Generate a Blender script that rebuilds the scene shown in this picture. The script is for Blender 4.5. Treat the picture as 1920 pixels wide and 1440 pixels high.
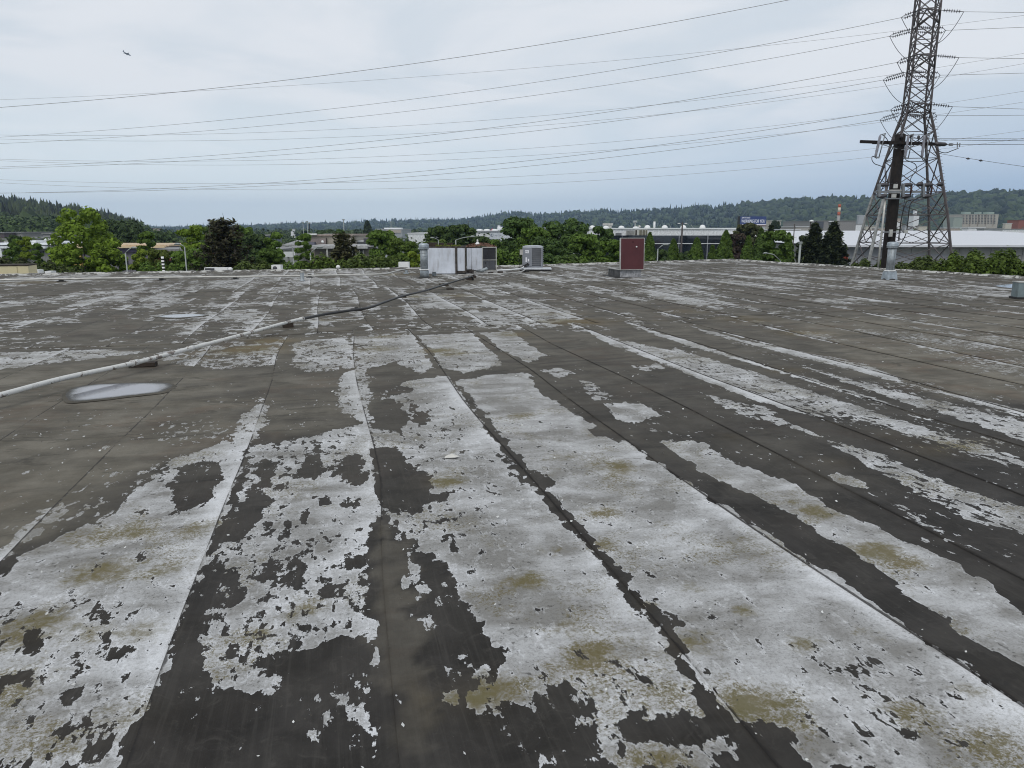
import bpy, math, random
import numpy as np
from mathutils import Vector, Matrix
random.seed(7)
rng = np.random.default_rng(7)
for _o in list(bpy.data.objects): bpy.data.objects.remove(_o)
scene = bpy.context.scene
COL = scene.collection
# ---------------------------------------------------------------- camera
FPX = 1373.0; PITCH = math.atan(290/FPX); EYE = 1.6
cam_d = bpy.data.cameras.new('camera'); cam = bpy.data.objects.new('camera', cam_d); COL.objects.link(cam)
cam_d.sensor_width = 36; cam_d.lens = 36*FPX/1920; cam_d.clip_start = .05; cam_d.clip_end = 20000
cam.location = (0, 0, EYE); cam.rotation_euler = (math.pi/2-PITCH, 0, 0)
scene.camera = cam
cT, sT = math.cos(PITCH), math.sin(PITCH)
def ray(px, py):
    a = (px-960)/FPX; b = (720-py)/FPX
    return Vector((a, cT+b*sT, -sT+b*cT))
def G(px, py, z=0.0):                       # pixel -> point on the horizontal plane z
    d = ray(px, py); return Vector((0, 0, EYE))+d*((z-EYE)/d.z)
def P(px, py, Y):                           # pixel -> point at forward distance Y
    d = ray(px, py); return Vector((0, 0, EYE))+d*(Y/d.y)
# ---------------------------------------------------------------- world
world = bpy.data.worlds.new('World'); scene.world = world; world.use_nodes = True
SUN_EL, SUN_AZ = math.radians(48), math.radians(-165)
def build_world():
    nt = world.node_tree; nt.nodes.clear(); N = nt.nodes.new; L = nt.links.new
    out = N('ShaderNodeOutputWorld')
    sky = N('ShaderNodeTexSky'); sky.sky_type = 'NISHITA'; sky.sun_disc = False
    sky.sun_elevation = SUN_EL; sky.sun_rotation = SUN_AZ
    b1 = N('ShaderNodeBackground'); b1.inputs['Strength'].default_value = .1; L(sky.outputs[0], b1.inputs[0])
    tc = N('ShaderNodeTexCoord'); sp = N('ShaderNodeSeparateXYZ'); L(tc.outputs['Generated'], sp.inputs[0])
    def M(op, a, b=None, c=None, cl=False):
        n = N('ShaderNodeMath'); n.operation = op; n.use_clamp = cl
        for i, v in enumerate((a, b, c)):
            if v is None: continue
            if isinstance(v, (int, float)): n.inputs[i].default_value = v
            else: L(v, n.inputs[i])
        return n.outputs[0]
    zz = M('MAXIMUM', sp.outputs[2], 0.0)
    den = M('ADD', zz, .12)
    cb = N('ShaderNodeCombineXYZ'); L(M('DIVIDE', sp.outputs[0], den), cb.inputs[0]); L(M('DIVIDE', sp.outputs[1], den), cb.inputs[1])
    n1 = N('ShaderNodeTexNoise'); n1.inputs['Scale'].default_value = 1.1; n1.inputs['Detail'].default_value = 7; n1.inputs['Roughness'].default_value = .52; n1.inputs['Distortion'].default_value = .5
    L(cb.outputs[0], n1.inputs['Vector'])
    rp = N('ShaderNodeMapRange'); rp.inputs['From Min'].default_value = .38; rp.inputs['From Max'].default_value = .62; L(n1.outputs[0], rp.inputs[0])
    rp.interpolation_type = 'SMOOTHSTEP'
    def mix(f, a, b):
        n = N('ShaderNodeMix'); n.data_type = 'RGBA'
        if isinstance(f, float): n.inputs[0].default_value = f
        else: L(f, n.inputs[0])
        for i, v in ((6, a), (7, b)):
            if isinstance(v, tuple): n.inputs[i].default_value = (*v, 1)
            else: L(v, n.inputs[i])
        return n.outputs[2]
    up = mix(rp.outputs[0], (.635, .69, .745), (.755, .78, .815))
    # the band just over the horizon: pale to the left, rain blue to the right
    az = M('MULTIPLY_ADD', sp.outputs[0], 1.35, .22, cl=True)
    azn = M('ADD', az, M('MULTIPLY', M('SUBTRACT', n1.outputs[0], .5), .5), cl=True)
    lowc = mix(azn, (.80, .89, .93), (.33, .47, .67))
    el = N('ShaderNodeMapRange'); el.interpolation_type = 'SMOOTHSTEP'
    el.inputs['From Min'].default_value = -.02; el.inputs['From Max'].default_value = .20; L(zz, el.inputs[0])
    elf = M('ADD', el.outputs[0], M('MULTIPLY', M('SUBTRACT', n1.outputs[0], .5), .35), cl=True)
    c = mix(elf, lowc, up)
    b2 = N('ShaderNodeBackground'); L(c, b2.inputs[0]); b2.inputs['Strength'].default_value = 1.02
    mx = N('ShaderNodeMixShader'); mx.inputs[0].default_value = .93
    L(b1.outputs[0], mx.inputs[1]); L(b2.outputs[0], mx.inputs[2]); L(mx.outputs[0], out.inputs['Surface'])
build_world()
sun_d = bpy.data.lights.new('sun', 'SUN'); sun = bpy.data.objects.new('sun', sun_d); COL.objects.link(sun)
sun_d.energy = 1.0; sun_d.angle = math.radians(25); sun_d.color = (1, .97, .92)
sd = Vector((math.sin(SUN_AZ)*math.cos(SUN_EL), math.cos(SUN_AZ)*math.cos(SUN_EL), math.sin(SUN_EL)))
sun.rotation_euler = sd.to_track_quat('Z', 'Y').to_euler(); sun.location = (0, 0, 60)
vs = scene.view_settings; scene.display_settings.display_device = 'sRGB'
vs.view_transform = 'Standard'; vs.look = 'None'; vs.exposure = .12; vs.gamma = 1; vs.use_curve_mapping = False
cy = scene.cycles; cy.filter_width = 1.05
cy.max_bounces = 6; cy.diffuse_bounces = 3; cy.glossy_bounces = 3; cy.transparent_max_bounces = 8; cy.volume_bounces = 0
# ---------------------------------------------------------------- helpers
def tag(o, label=None, cat=None, group=None, kind=None):
    if label: o['label'] = label
    if cat: o['category'] = cat
    if group: o['group'] = group
    if kind: o['kind'] = kind
    return o
class MB:
    """collects boxes, tubes and faces and links them as one mesh object"""
    def __init__(s): s.v = []; s.f = []; s.m = []; s.mi = 0; s.sm = []
    def add(s, vs_, fs_, smooth=False):
        b = len(s.v); s.v += [tuple(v) for v in vs_]
        for f in fs_: s.f.append(tuple(i+b for i in f)); s.m.append(s.mi); s.sm.append(smooth)
    def box(s, c, size, rz=0, M=None, taper=1.0):
        hx, hy, hz = (q/2 for q in size); r = Matrix.Rotation(rz, 3, 'Z'); vs_ = []
        for z in (-1, 1):
            k = taper if z > 0 else 1
            for x, y in ((-1, -1), (1, -1), (1, 1), (-1, 1)):
                p = Vector((x*hx*k, y*hy*k, z*hz))
                if M is not None: p = M @ p
                vs_.append(r @ p+Vector(c))
        s.add(vs_, [(3, 2, 1, 0), (4, 5, 6, 7), (0, 1, 5, 4), (1, 2, 6, 5), (2, 3, 7, 6), (3, 0, 4, 7)])
    def bar(s, a, b, w, h=None):
        a = Vector(a); b = Vector(b); d = b-a
        if d.length < 1e-6: return
        h = h or w; q = d.to_track_quat('Z', 'Y').to_matrix(); vs_ = []
        for e in (a, b):
            for x, y in ((-1, -1), (1, -1), (1, 1), (-1, 1)): vs_.append(e+q @ Vector((x*w/2, y*h/2, 0)))
        s.add(vs_, [(3, 2, 1, 0), (4, 5, 6, 7), (0, 1, 5, 4), (1, 2, 6, 5), (2, 3, 7, 6), (3, 0, 4, 7)])
    def tube(s, pts, r, n=8, cap=True):
        pts = [Vector(p) for p in pts]; k = len(pts)
        rs = r if isinstance(r, (list, tuple)) else [r]*k
        vs_ = []; up = None
        for i, p in enumerate(pts):
            d = (pts[min(i+1, k-1)]-pts[max(i-1, 0)])
            d = d.normalized() if d.length > 1e-9 else Vector((0, 0, 1))
            if up is None: up = d.orthogonal().normalized()
            up = (up-d*up.dot(d)).normalized(); w = d.cross(up)
            for j in range(n):
                a = 2*math.pi*j/n; vs_.append(p+(up*math.cos(a)+w*math.sin(a))*rs[i])
        fs_ = [(i*n+j, i*n+(j+1) % n, (i+1)*n+(j+1) % n, (i+1)*n+j) for i in range(k-1) for j in range(n)]
        if cap: fs_ += [tuple(range(n))[::-1], tuple(range((k-1)*n, k*n))]
        s.add(vs_, fs_, n > 5)
    def lathe(s, prof, c=(0, 0, 0), n=20):
        vs_ = [(c[0]+r*math.cos(2*math.pi*j/n), c[1]+r*math.sin(2*math.pi*j/n), c[2]+z) for r, z in prof for j in range(n)]
        k = len(prof)
        fs_ = [(i*n+j, i*n+(j+1) % n, (i+1)*n+(j+1) % n, (i+1)*n+j) for i in range(k-1) for j in range(n)]
        fs_ += [tuple(range(n))[::-1], tuple(range((k-1)*n, k*n))]
        s.add(vs_, fs_, True)
    def mesh(s, name, mats):
        me = bpy.data.meshes.new(name); me.from_pydata(s.v, [], s.f)
        for m in (mats if isinstance(mats, (list, tuple)) else [mats]): me.materials.append(m)
        me.polygons.foreach_set('material_index', s.m); me.polygons.foreach_set('use_smooth', s.sm); me.update()
        return me
    def build(s, name, mats, parent=None, loc=None, rz=0.0):
        return link(name, s.mesh(name, mats), parent, loc, rz)
def link(name, me, parent=None, loc=None, rz=0.0):
    o = bpy.data.objects.new(name, me); COL.objects.link(o)
    if parent is not None: o.parent = parent
    if loc is not None: o.location = loc
    o.rotation_euler.z = rz
    return o
def empty(name, loc, rz=0.0, label=None, cat=None, group=None):
    o = bpy.data.objects.new(name, None); COL.objects.link(o); o.location = loc; o.rotation_euler.z = rz
    o.empty_display_size = .2
    return tag(o, label, cat, group)
def one(name, parent, mats, fn, loc=None, rz=0.0):
    m = MB(); fn(m); return m.build(name, mats, parent, loc, rz)
def np_mesh(name, V, F, mat):
    """V (n,3), F (m,k) arrays -> mesh, fast"""
    me = bpy.data.meshes.new(name); n, k = F.shape
    me.vertices.add(len(V)); me.vertices.foreach_set('co', np.asarray(V, 'f').ravel())
    me.loops.add(n*k); me.loops.foreach_set('vertex_index', F.astype('i').ravel())
    me.polygons.add(n); me.polygons.foreach_set('loop_start', np.arange(0, n*k, k, dtype='i'))
    me.update(calc_edges=True)
    if mat: me.materials.append(mat)
    return me
# ---------------------------------------------------------------- materials
class NT:
    def __init__(s, name, rough=.8, metal=0.0, spec=.5):
        s.mat = bpy.data.materials.new(name); s.mat.use_nodes = True; s.t = s.mat.node_tree
        s.b = s.t.nodes['Principled BSDF']; s.b.inputs['Roughness'].default_value = rough
        s.b.inputs['Metallic'].default_value = metal; s.b.inputs['Specular IOR Level'].default_value = spec
        s.tc = s.t.nodes.new('ShaderNodeTexCoord')
    def n(s, t): return s.t.nodes.new(t)
    def l(s, a, b): s.t.links.new(a, b)
    def vec(s, scale=(1, 1, 1), space='Object', loc=(0, 0, 0)):
        m = s.n('ShaderNodeMapping'); m.inputs['Scale'].default_value = scale; m.inputs['Location'].default_value = loc
        s.l(s.tc.outputs[space], m.inputs[0]); return m.outputs[0]
    def noise(s, v, sc=1.0, det=4, rough=.55, dist=0.0):
        n = s.n('ShaderNodeTexNoise'); n.inputs['Scale'].default_value = sc; n.inputs['Detail'].default_value = det
        n.inputs['Roughness'].default_value = rough; n.inputs['Distortion'].default_value = dist
        if v is not None: s.l(v, n.inputs['Vector'])
        return n.outputs[0]
    def attr(s, name):
        n = s.n('ShaderNodeAttribute'); n.attribute_name = name; return n.outputs['Fac']
    def m(s, op, a, b=None, c=None, cl=False):
        n = s.n('ShaderNodeMath'); n.operation = op; n.use_clamp = cl
        for i, v in enumerate((a, b, c)):
            if v is None: continue
            if isinstance(v, (int, float)): n.inputs[i].default_value = v
            else: s.l(v, n.inputs[i])
        return n.outputs[0]
    def step(s, v, a, b, lo=0.0, hi=1.0):
        n = s.n('ShaderNodeMapRange'); n.interpolation_type = 'SMOOTHSTEP'
        n.inputs['From Min'].default_value = a; n.inputs['From Max'].default_value = b
        n.inputs['To Min'].default_value = lo; n.inputs['To Max'].default_value = hi
        s.l(v, n.inputs[0]); return n.outputs[0]
    def mix(s, f, a, b, blend='MIX'):
        n = s.n('ShaderNodeMix'); n.data_type = 'RGBA'; n.blend_type = blend
        if isinstance(f, (int, float)): n.inputs[0].default_value = f
        else: s.l(f, n.inputs[0])
        for i, v in ((6, a), (7, b)):
            if isinstance(v, tuple): n.inputs[i].default_value = (*v[:3], 1)
            else: s.l(v, n.inputs[i])
        return n.outputs[2]
    def out(s, col=None, rough=None, bump=None, bs=.3, bd=.01):
        if col is not None:
            if isinstance(col, tuple): s.b.inputs['Base Color'].default_value = (*col[:3], 1)
            else: s.l(col, s.b.inputs['Base Color'])
        if rough is not None: s.l(rough, s.b.inputs['Roughness'])
        if bump is not None:
            n = s.n('ShaderNodeBump'); n.inputs['Strength'].default_value = bs; n.inputs['Distance'].default_value = bd
            s.l(bump, n.inputs['Height']); s.l(n.outputs[0], s.b.inputs['Normal'])
        return s.mat
_mc = {}
def mat(name, col, rough=.75, metal=0.0, var=.18, sc=3.0, dirt=0.0, dirtcol=(.08, .07, .055), spec=.4):
    """plain surface with mottling and optional streaky dirt of its own"""
    if name in _mc: return _mc[name]
    t = NT(name, rough, metal, spec)
    n = t.noise(t.vec(), sc, 5, .6); n2 = t.noise(t.vec((1, 1, .18)), sc*4, 4, .6)
    a = tuple(c*(1-var) for c in col); b = tuple(min(1, c*(1+var)) for c in col)
    c = t.mix(t.step(n, .3, .7), a, b)
    if dirt: c = t.mix(t.m('MULTIPLY', t.step(n2, .45, .75), dirt), c, dirtcol)
    _mc[name] = t.out(c, bump=n2, bs=.08, bd=.02); return _mc[name]
# ---------------------------------------------------------------- numpy value noise
def vnoise(x, y, seed=0):
    xi = np.floor(x).astype(np.int64); yi = np.floor(y).astype(np.int64); fx = x-xi; fy = y-yi
    fx = fx*fx*(3-2*fx); fy = fy*fy*(3-2*fy)
    def h(a, b):
        n = (a*374761393+b*668265263+seed*974634777) & 0xffffffff
        n = ((n ^ (n >> 13))*1274126177) & 0xffffffff
        return ((n ^ (n >> 16)) & 0xffff)/65535.0
    return (h(xi, yi)*(1-fx)+h(xi+1, yi)*fx)*(1-fy)+(h(xi, yi+1)*(1-fx)+h(xi+1, yi+1)*fx)*fy
def fnoise(x, y, oct=3, seed=0):
    r = 0; a = .5; t = 0
    for i in range(oct): r = r+a*vnoise(x*2**i, y*2**i, seed+i*17); t += a; a *= .5
    return r/t
# ================================================================ THE ROOF
RA = math.radians(14.0); cR, sR = math.cos(RA), math.sin(RA)   # the membrane runs 14 degrees left of straight ahead
def ST(p): return (p[0]*cR+p[1]*sR, -p[0]*sR+p[1]*cR)
def XY(s, t): return (s*cR-t*sR, s*sR+t*cR)
def gst(px, py): return ST(G(px, py))
roof = empty('roof', (0, 0, 0), RA); tag(roof, kind='structure')
# crest / back lines of the roof in (s,t)
BACK = np.array([gst(x, y) for x, y in ((-400, 530), (0, 517), (300, 512), (640, 507), (1000, 499), (1370, 488))])
CORNER = BACK[-1]; RIGHT = [gst(1370, 488), gst(1600, 502), gst(1920, 522)]
LAP1 = np.array([gst(x, y) for x, y in ((-300, 672), (0, 655), (290, 648), (400, 640), (500, 632), (640, 621), (1000, 609), (1280, 600), (1600, 583), (1920, 568), (2300, 545))])
LAP2 = np.array([gst(x, y) for x, y in ((-300, 566), (0, 557), (520, 546), (700, 541), (1000, 537), (1400, 532), (2100, 526))])
def tmax(s):
    b = np.interp(s, BACK[:, 0], BACK[:, 1])
    (s0, t0), _, (s1, t1) = RIGHT
    r = t0+(s-s0)*(t1-t0)/(s1-s0)
    return np.where(s > s0, np.minimum(b, r), b)
lap1 = lambda s: np.interp(s, LAP1[:, 0], LAP1[:, 1])
lap2 = lambda s: np.interp(s, LAP2[:, 0], LAP2[:, 1])
# ---- worn coating: (polygon in pixels, how much coating is left 0..1, softness m)
COAT = [
 ([(0,1090),(60,1035),(150,990),(230,950),(250,915),(330,860),(470,812),(470,830),(440,900),(415,985),(375,1080),(330,1200),(290,1320),(235,1440),(-300,1440),(-300,1150)], .90, .05),
 ([(150,895),(240,868),(245,915),(225,955),(150,995),(60,1030),(90,985)], .22, .06),
 ([(320,930),(400,870),(412,900),(375,955),(330,965)], .30, .05),
 ([(255,890),(300,870),(330,880),(300,900)], .45, .05),
 ([(-40,1060),(60,975),(110,950),(128,962),(60,1020),(-10,1080)], .72, .03),
 ([(0,1062),(95,982),(115,985),(40,1048),(0,1085)], .05, .02),
 ([(428,832),(455,780),(492,745),(505,765),(482,825)], .60, .05),
 ([(-100,1130),(120,1110),(330,1120),(310,1290),(235,1440),(-300,1440),(-300,1250)], .76, .12),
 ([(150,1385),(250,1330),(290,1340),(245,1440),(150,1440)], .50, .06),
 ([(0,1200),(120,1150),(150,1210),(90,1250),(0,1260)], .70, .06),
 # B-C
 ([(476,838),(530,828),(680,795),(690,870),(704,960),(690,990),(690,1060),(718,1200),(728,1300),(390,1300),(376,1230),(385,1120),(410,1040),(440,940)], .63, .04),
 ([(470,925),(500,905),(480,990),(432,1020),(408,1010)], .12, .04),
 ([(592,830),(604,870),(580,925),(562,960),(545,930),(565,880)], .15, .04),
 ([(636,862),(678,855),(688,900),(650,915),(630,900)], .12, .04),
 ([(545,900),(640,905),(690,930),(690,990),(600,1010),(530,1000)], .93, .05),
 ([(480,1080),(560,1010),(600,1010),(560,1120),(500,1170)], .60, .06),
 ([(405,1060),(422,1100),(390,1150),(374,1240),(390,1298),(450,1320),(500,1300),(535,1222),(600,1210),(640,1195),(700,1190),(718,1290),(745,1440),(240,1440),(330,1200)], .03, .02),
 ([(560,1310),(700,1240),(720,1430),(560,1400)], .34, .06),
 ([(480,1240),(560,1200),(540,1290),(480,1320)], .45, .05),
 ([(697,1090),(722,1190),(742,1330),(728,1330),(715,1240),(690,1150)], .72, .03),
 ([(676,790),(692,800),(706,960),(696,965),(686,880)], .92, .02),
 ([(484, 864), (522, 870), (500, 915), (470, 925)], .19, .06),
 ([(530, 981), (546, 985), (542, 1019), (528, 1015)], .19, .06),
 ([(562, 951), (582, 955), (578, 985), (560, 980)], .19, .06),
 ([(590, 930), (625, 935), (618, 950), (592, 948)], .19, .06),
 ([(640, 930), (674, 940), (665, 962), (640, 955)], .19, .06),
 ([(645, 1040), (689, 1045), (688, 1072), (648, 1070)], .19, .06),
 ([(673, 1085), (704, 1090), (702, 1160), (680, 1150)], .19, .06),
 ([(613, 1100), (650, 1098), (640, 1122), (600, 1125)], .19, .06),
 ([(549, 1053), (568, 1056), (562, 1106), (548, 1100)], .19, .06),
 ([(485, 1070), (530, 1065), (525, 1095), (488, 1098)], .19, .06),
 ([(420, 1078), (454, 1082), (445, 1140), (400, 1140)], .19, .06),
 ([(310, 915), (345, 870), (385, 862), (420, 872), (400, 925), (372, 958), (335, 955)], .19, .06),
 ([(45, 1190), (75, 1178), (91, 1200), (70, 1230), (45, 1234)], .19, .06),
 ([(193, 1215), (235, 1212), (225, 1250), (205, 1245)], .19, .06),
 ([(110, 1360), (140, 1355), (148, 1390), (118, 1393)], .19, .06),
 ([(64, 1408), (90, 1410), (86, 1427), (66, 1425)], .19, .06),
 ([(15, 1265), (60, 1250), (65, 1268), (20, 1285)], .19, .06),
 ([(125, 1305), (150, 1300), (148, 1325), (128, 1328)], .19, .06),
 # C-D
 ([(660,632),(775,628),(815,690),(790,702),(740,680),(668,700)], .62, .08),
 ([(640,700),(690,690),(700,760),(690,800),(640,775),(630,740)], .62, .08),
 ([(692,770),(760,715),(838,706),(880,760),(960,870),(1040,960),(1140,1078),(1240,1190),(1350,1350),(1410,1440),(1140,1440),(1085,1340),(1050,1290),(970,1330),(915,1240),(890,1160),(840,1080),(760,1010),(712,968),(705,880)], .86, .03),
 ([(700,740),(860,745),(960,880),(900,980),(780,1000),(712,960),(705,870)], .80, .08),
 ([(695,840),(742,843),(770,875),(800,890),(806,930),(785,958),(735,962),(714,955),(704,900)], .02, .02),
 ([(798,930),(850,920),(850,935),(800,945)], .2, .03),
 ([(690,750),(740,750),(772,785),(745,812),(705,806)], .04, .03),
 ([(768,752),(806,785),(800,800),(776,790)], .1, .03),
 ([(700,738),(760,722),(775,735),(700,750)], .25, .03),
 ([(960,960),(1060,980),(1160,1110),(1250,1230),(1200,1260),(1060,1180),(980,1060)], .97, .08),
 ([(1050,1290),(1250,1250),(1350,1360),(1200,1360),(1080,1350)], .74, .08),
 ([(694,990),(735,968),(752,1000),(760,1100),(795,1180),(800,1240),(830,1300),(868,1330),(930,1340),(975,1330),(1050,1295),(1062,1330),(1105,1340),(1140,1440),(735,1440),(722,1300),(700,1090)], .04, .015),
 ([(760,1105),(800,1120),(850,1090),(862,1140),(905,1170),(930,1235),(895,1262),(870,1235),(800,1250),(780,1170)], .05, .02),
 ([(776,1042),(812,1038),(838,1080),(860,1140),(820,1160),(784,1120)], .19, .06),
 ([(752,1030),(775,1040),(790,1080),(800,1122),(770,1122),(755,1080)], .72, .02),
 ([(775,1155),(818,1165),(815,1180),(782,1185)], .75, .02),
 ([(800,1300),(840,1272),(905,1250),(940,1275),(1010,1300),(985,1335),(945,1345),(862,1330)], .80, .03),
 ([(800,1230),(905,1200),(900,1300),(820,1290)], .28, .05),
 ([(915,1330),(960,1330),(970,1400),(930,1400)], .55, .03),
 ([(950,1340),(1120,1330),(1140,1440),(950,1440)], .28, .06),
 ([(828,1000),(842,1000),(860,1035),(850,1040)], .1, .02),
 ([(1060,1300),(1100,1300),(1160,1440),(1110,1440)], .2, .04),
 ([(1080,1220),(1290,1230),(1370,1370),(1410,1440),(1140,1440),(1085,1340)], .70, .10),
 ([(1145,1365),(1200,1338),(1300,1345),(1340,1368),(1335,1398),(1290,1412),(1225,1400),(1170,1400)], .19, .06),
 ([(1210,1420),(1330,1400),(1400,1440),(1200,1440)], .62, .04),
 # along seam D
 ([(848,716),(958,868),(1034,958),(1128,1060),(1160,1110),(1236,1185),(1338,1355),(1412,1440),(1432,1440),(1362,1350),(1252,1185),(1178,1112),(1141,1052),(1045,950),(971,868),(866,738)], .06, .012),
 ([(940,846),(960,868),(1005,930),(960,900),(925,850)], .3, .03),
 # D-E
 ([(852,716),(930,702),(990,700),(1010,738),(1060,765),(1100,790),(1128,800),(1152,832),(1188,832),(1290,898),(1420,988),(1565,1085),(1740,1205),(1920,1330),(2200,1500),(1480,1440),(1374,1350),(1262,1182),(1152,1050),(1056,950),(980,868),(880,740)], .96, .03),
 ([(1100,806),(1128,799),(1156,826),(1120,822)], .02, .02),
 ([(905,798),(962,826),(950,846),(922,822)], .12, .03),
 ([(985,878),(1035,895),(1040,918),(1004,906)], .1, .03),
 ([(1238,1160),(1265,1152),(1282,1178),(1250,1178)], .1, .02),
 ([(1470,1200),(1640,1200),(1860,1320),(1900,1440),(1540,1440),(1460,1290)], .80, .12),
 ([(1600,1290),(1690,1320),(1760,1400),(1700,1400),(1620,1340)], .58, .05),
 ([(1370,1352),(1430,1350),(1475,1385),(1500,1425),(1540,1445),(1430,1445)], .06, .02),
 # E strip
 ([(895,628),(1000,704),(1152,820),(1290,905),(1420,992),(1570,1090),(1760,1215),(1930,1330),(2200,1480),(2200,1400),(1930,1262),(1770,1172),(1700,1120),(1560,1022),(1440,958),(1370,908),(1240,828),(1120,755),(1000,688),(925,640)], .01, .012),
 ([(1238,829),(1318,828),(1372,868),(1485,905),(1560,958),(1700,1015),(1785,1056),(1860,1095),(1930,1160),(2200,1300),(2200,1390),(1930,1256),(1870,1232),(1740,1148),(1600,1042),(1480,962),(1385,918),(1330,895)], .95, .02),
 ([(1128,757),(1200,756),(1246,780),(1190,794),(1150,786)], .86, .02),
 ([(1008,694),(1050,691),(1082,700),(1045,710)], .62, .03),
 ([(1088,712),(1118,718),(1130,738),(1100,735)], .5, .03),
 ([(1095,738),(1142,735),(1142,752),(1112,752)], .6, .03),
 ([(1545,888),(1582,889),(1632,912),(1626,920),(1578,908)], 1.0, .01),
 ([(1640,925),(1720,965),(1800,1010),(1790,1016),(1700,975)], .48, .03),
 # to the right
 ([(1158,686),(1232,682),(1252,691),(1215,698)], .72, .03),
 ([(1240,672),(1302,694),(1400,736),(1540,780),(1565,788),(1480,772),(1390,742),(1280,697)], .92, .02),
 ([(1572,793),(1662,820),(1672,832),(1582,803)], .85, .02),
 ([(1308,736),(1400,758),(1442,765),(1470,790),(1560,828),(1642,850),(1705,880),(1800,918),(1930,955),(2200,1050),(2200,1100),(1930,1008),(1830,980),(1722,930),(1640,884),(1540,822),(1450,797),(1385,778)], .74, .05),
 ([(1095,618),(1180,640),(1275,660),(1442,714),(1562,755),(1702,800),(1930,888),(2200,985),(2200,1030),(1930,935),(1802,890),(1680,850),(1600,812),(1500,776),(1400,741),(1262,690),(1130,642)], .62, .06),
 ([(1200,614),(1290,640),(1440,690),(1522,712),(1642,750),(1762,790),(1930,845),(1930,882),(1762,830),(1602,772),(1422,716),(1282,666)], .68, .05),
 ([(1290,610),(1400,640),(1500,660),(1622,680),(1702,720),(1830,750),(1940,772),(1940,835),(1802,790),(1682,752),(1562,710),(1482,680),(1350,640)], .66, .07),
 ([(1560,800),(1640,815),(1700,870),(1640,850)], .2, .04),
 ([(960,620),(1040,618),(1090,640),(1210,700),(1340,780),(1510,868),(1700,975),(1930,1085),(2200,1210),(2200,1260),(1930,1128),(1800,1060),(1640,985),(1500,905),(1400,850),(1300,795),(1180,732),(1050,668)], .0, .03),
 # mid field left and centre
 ([(780,630),(885,625),(945,682),(920,692),(870,700),(830,692),(805,655)], .74, .06),
 ([(900,625),(960,622),(1022,668),(990,682),(945,660)], .80, .04),
 ([(545,642),(655,632),(668,690),(600,700),(545,690)], .56, .12),
 ([(300,655),(530,640),(520,685),(400,695),(270,672)], .48, .15),
 ([(-200,670),(180,655),(285,660),(225,668),(100,682),(-100,705)], .60, .12),
 ([(300,790),(430,790),(430,830),(300,840)], .32, .12),
]
SILT = [  # (polygon, amount, softness): brown-grey silt film left by standing water
 ([(-300,700),(120,690),(420,700),(480,760),(440,830),(330,860),(230,900),(150,990),(0,1040),(-300,1150)], 1.0, .35),
 ([(480,700),(680,700),(690,790),(520,820),(460,800)], .8, .3),
 ([(0,700),(640,680),(640,640),(0,660)], .8, .4),
 ([(1480,600),(2300,570),(2300,760),(1800,745),(1600,690)], 1.1, .6),
 ([(820,690),(960,690),(1100,760),(1100,800),(1250,840),(1500,930),(1400,930),(1130,790)], .5, .2),
 ([(1100,690),(1300,740),(1500,830),(1650,920),(1550,930),(1300,800)], .35, .3),
 ([(710,985),(748,980),(770,1100),(812,1440),(735,1440),(712,1200)], .48, .04),
]
MOSS = [(185,1075,.13,1),(60,1180,.16,1),(310,1072,.09,.9),(175,1190,.08,.8),(275,1185,.09,1),(60,1275,.12,.7),(375,990,.10,.8),(250,1000,.13,.7),(565,1150,.08,.7),(490,1190,.06,.7),
 (980,1090,.10,.9),(895,1300,.11,1),(1300,1105,.05,.9),(1392,1150,.05,1),(1210,1140,.05,.8),(1290,1210,.12,.9),(1415,1325,.10,1.1),(1505,1212,.06,.8),(1645,1035,.10,1.1),(1700,1058,.09,.8),
 (1810,1298,.05,.8),(1110,1230,.10,.9),(1030,1035,.06,.8),(1130,1025,.06,.8),(1130,960,.08,.7),(835,905,.12,1),(855,850,.10,.5),(975,780,.10,.7),(1160,880,.13,.9),(1540,962,.13,.9),(1060,855,.1,.5),
 (470,655,.35,1.2),(510,640,.25,1.2),(715,655,.22,.9),(730,632,.2,.9),(815,658,.2,.9),(850,665,.15,.9),(370,672,.2,.6),(960,628,.25,.8),(1080,604,.4,1),(860,555,.35,.9),(775,557,.3,.8),(1750,845,.2,.9),(1690,820,.2,.6),
 (1850,830,.12,.6),(1480,695,.2,.6),(1580,870,.12,.6),(1370,820,.1,.5),(1500,625,.3,.7),(740,515,.6,.9),(590,517,.6,.8),(60,530,.7,.7),(620,600,.25,.5),(1060,590,.3,.6),(1280,585,.35,.5),(1400,600,.4,.6),
 (1640,1190,.06,.6),(1700,1340,.08,.6),(1850,1400,.08,.6),(1240,1440,.1,.6),(230,1350,.1,.4),(120,1390,.12,.4),(690,1000,.05,.5),(1060,1180,.08,.6),(1250,1300,.06,.5)]
def sdist(poly, s, t):
    """signed distance (inside positive) of points to a polygon, in metres"""
    q = np.array([gst(x, y) for x, y in poly]); d = np.full(s.shape, 1e9); inside = np.zeros(s.shape, bool)
    for i in range(len(q)):
        ax, ay = q[i]; bx, by = q[(i+1) % len(q)]; ex, ey = bx-ax, by-ay
        wx, wy = s-ax, t-ay; h = np.clip((wx*ex+wy*ey)/(ex*ex+ey*ey+1e-12), 0, 1)
        d = np.minimum(d, (wx-ex*h)**2+(wy-ey*h)**2)
        c = ((ay > t) != (by > t)) & (s < (bx-ax)*(t-ay)/(by-ay+1e-12)+ax); inside ^= c
    d = np.sqrt(d); return np.where(inside, d, -d)
_cb = []
for poly, val, soft in COAT:
    q = np.array([gst(x, y) for x, y in poly]); _cb.append((q.min(0)-.5, q.max(0)+.5))
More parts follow.
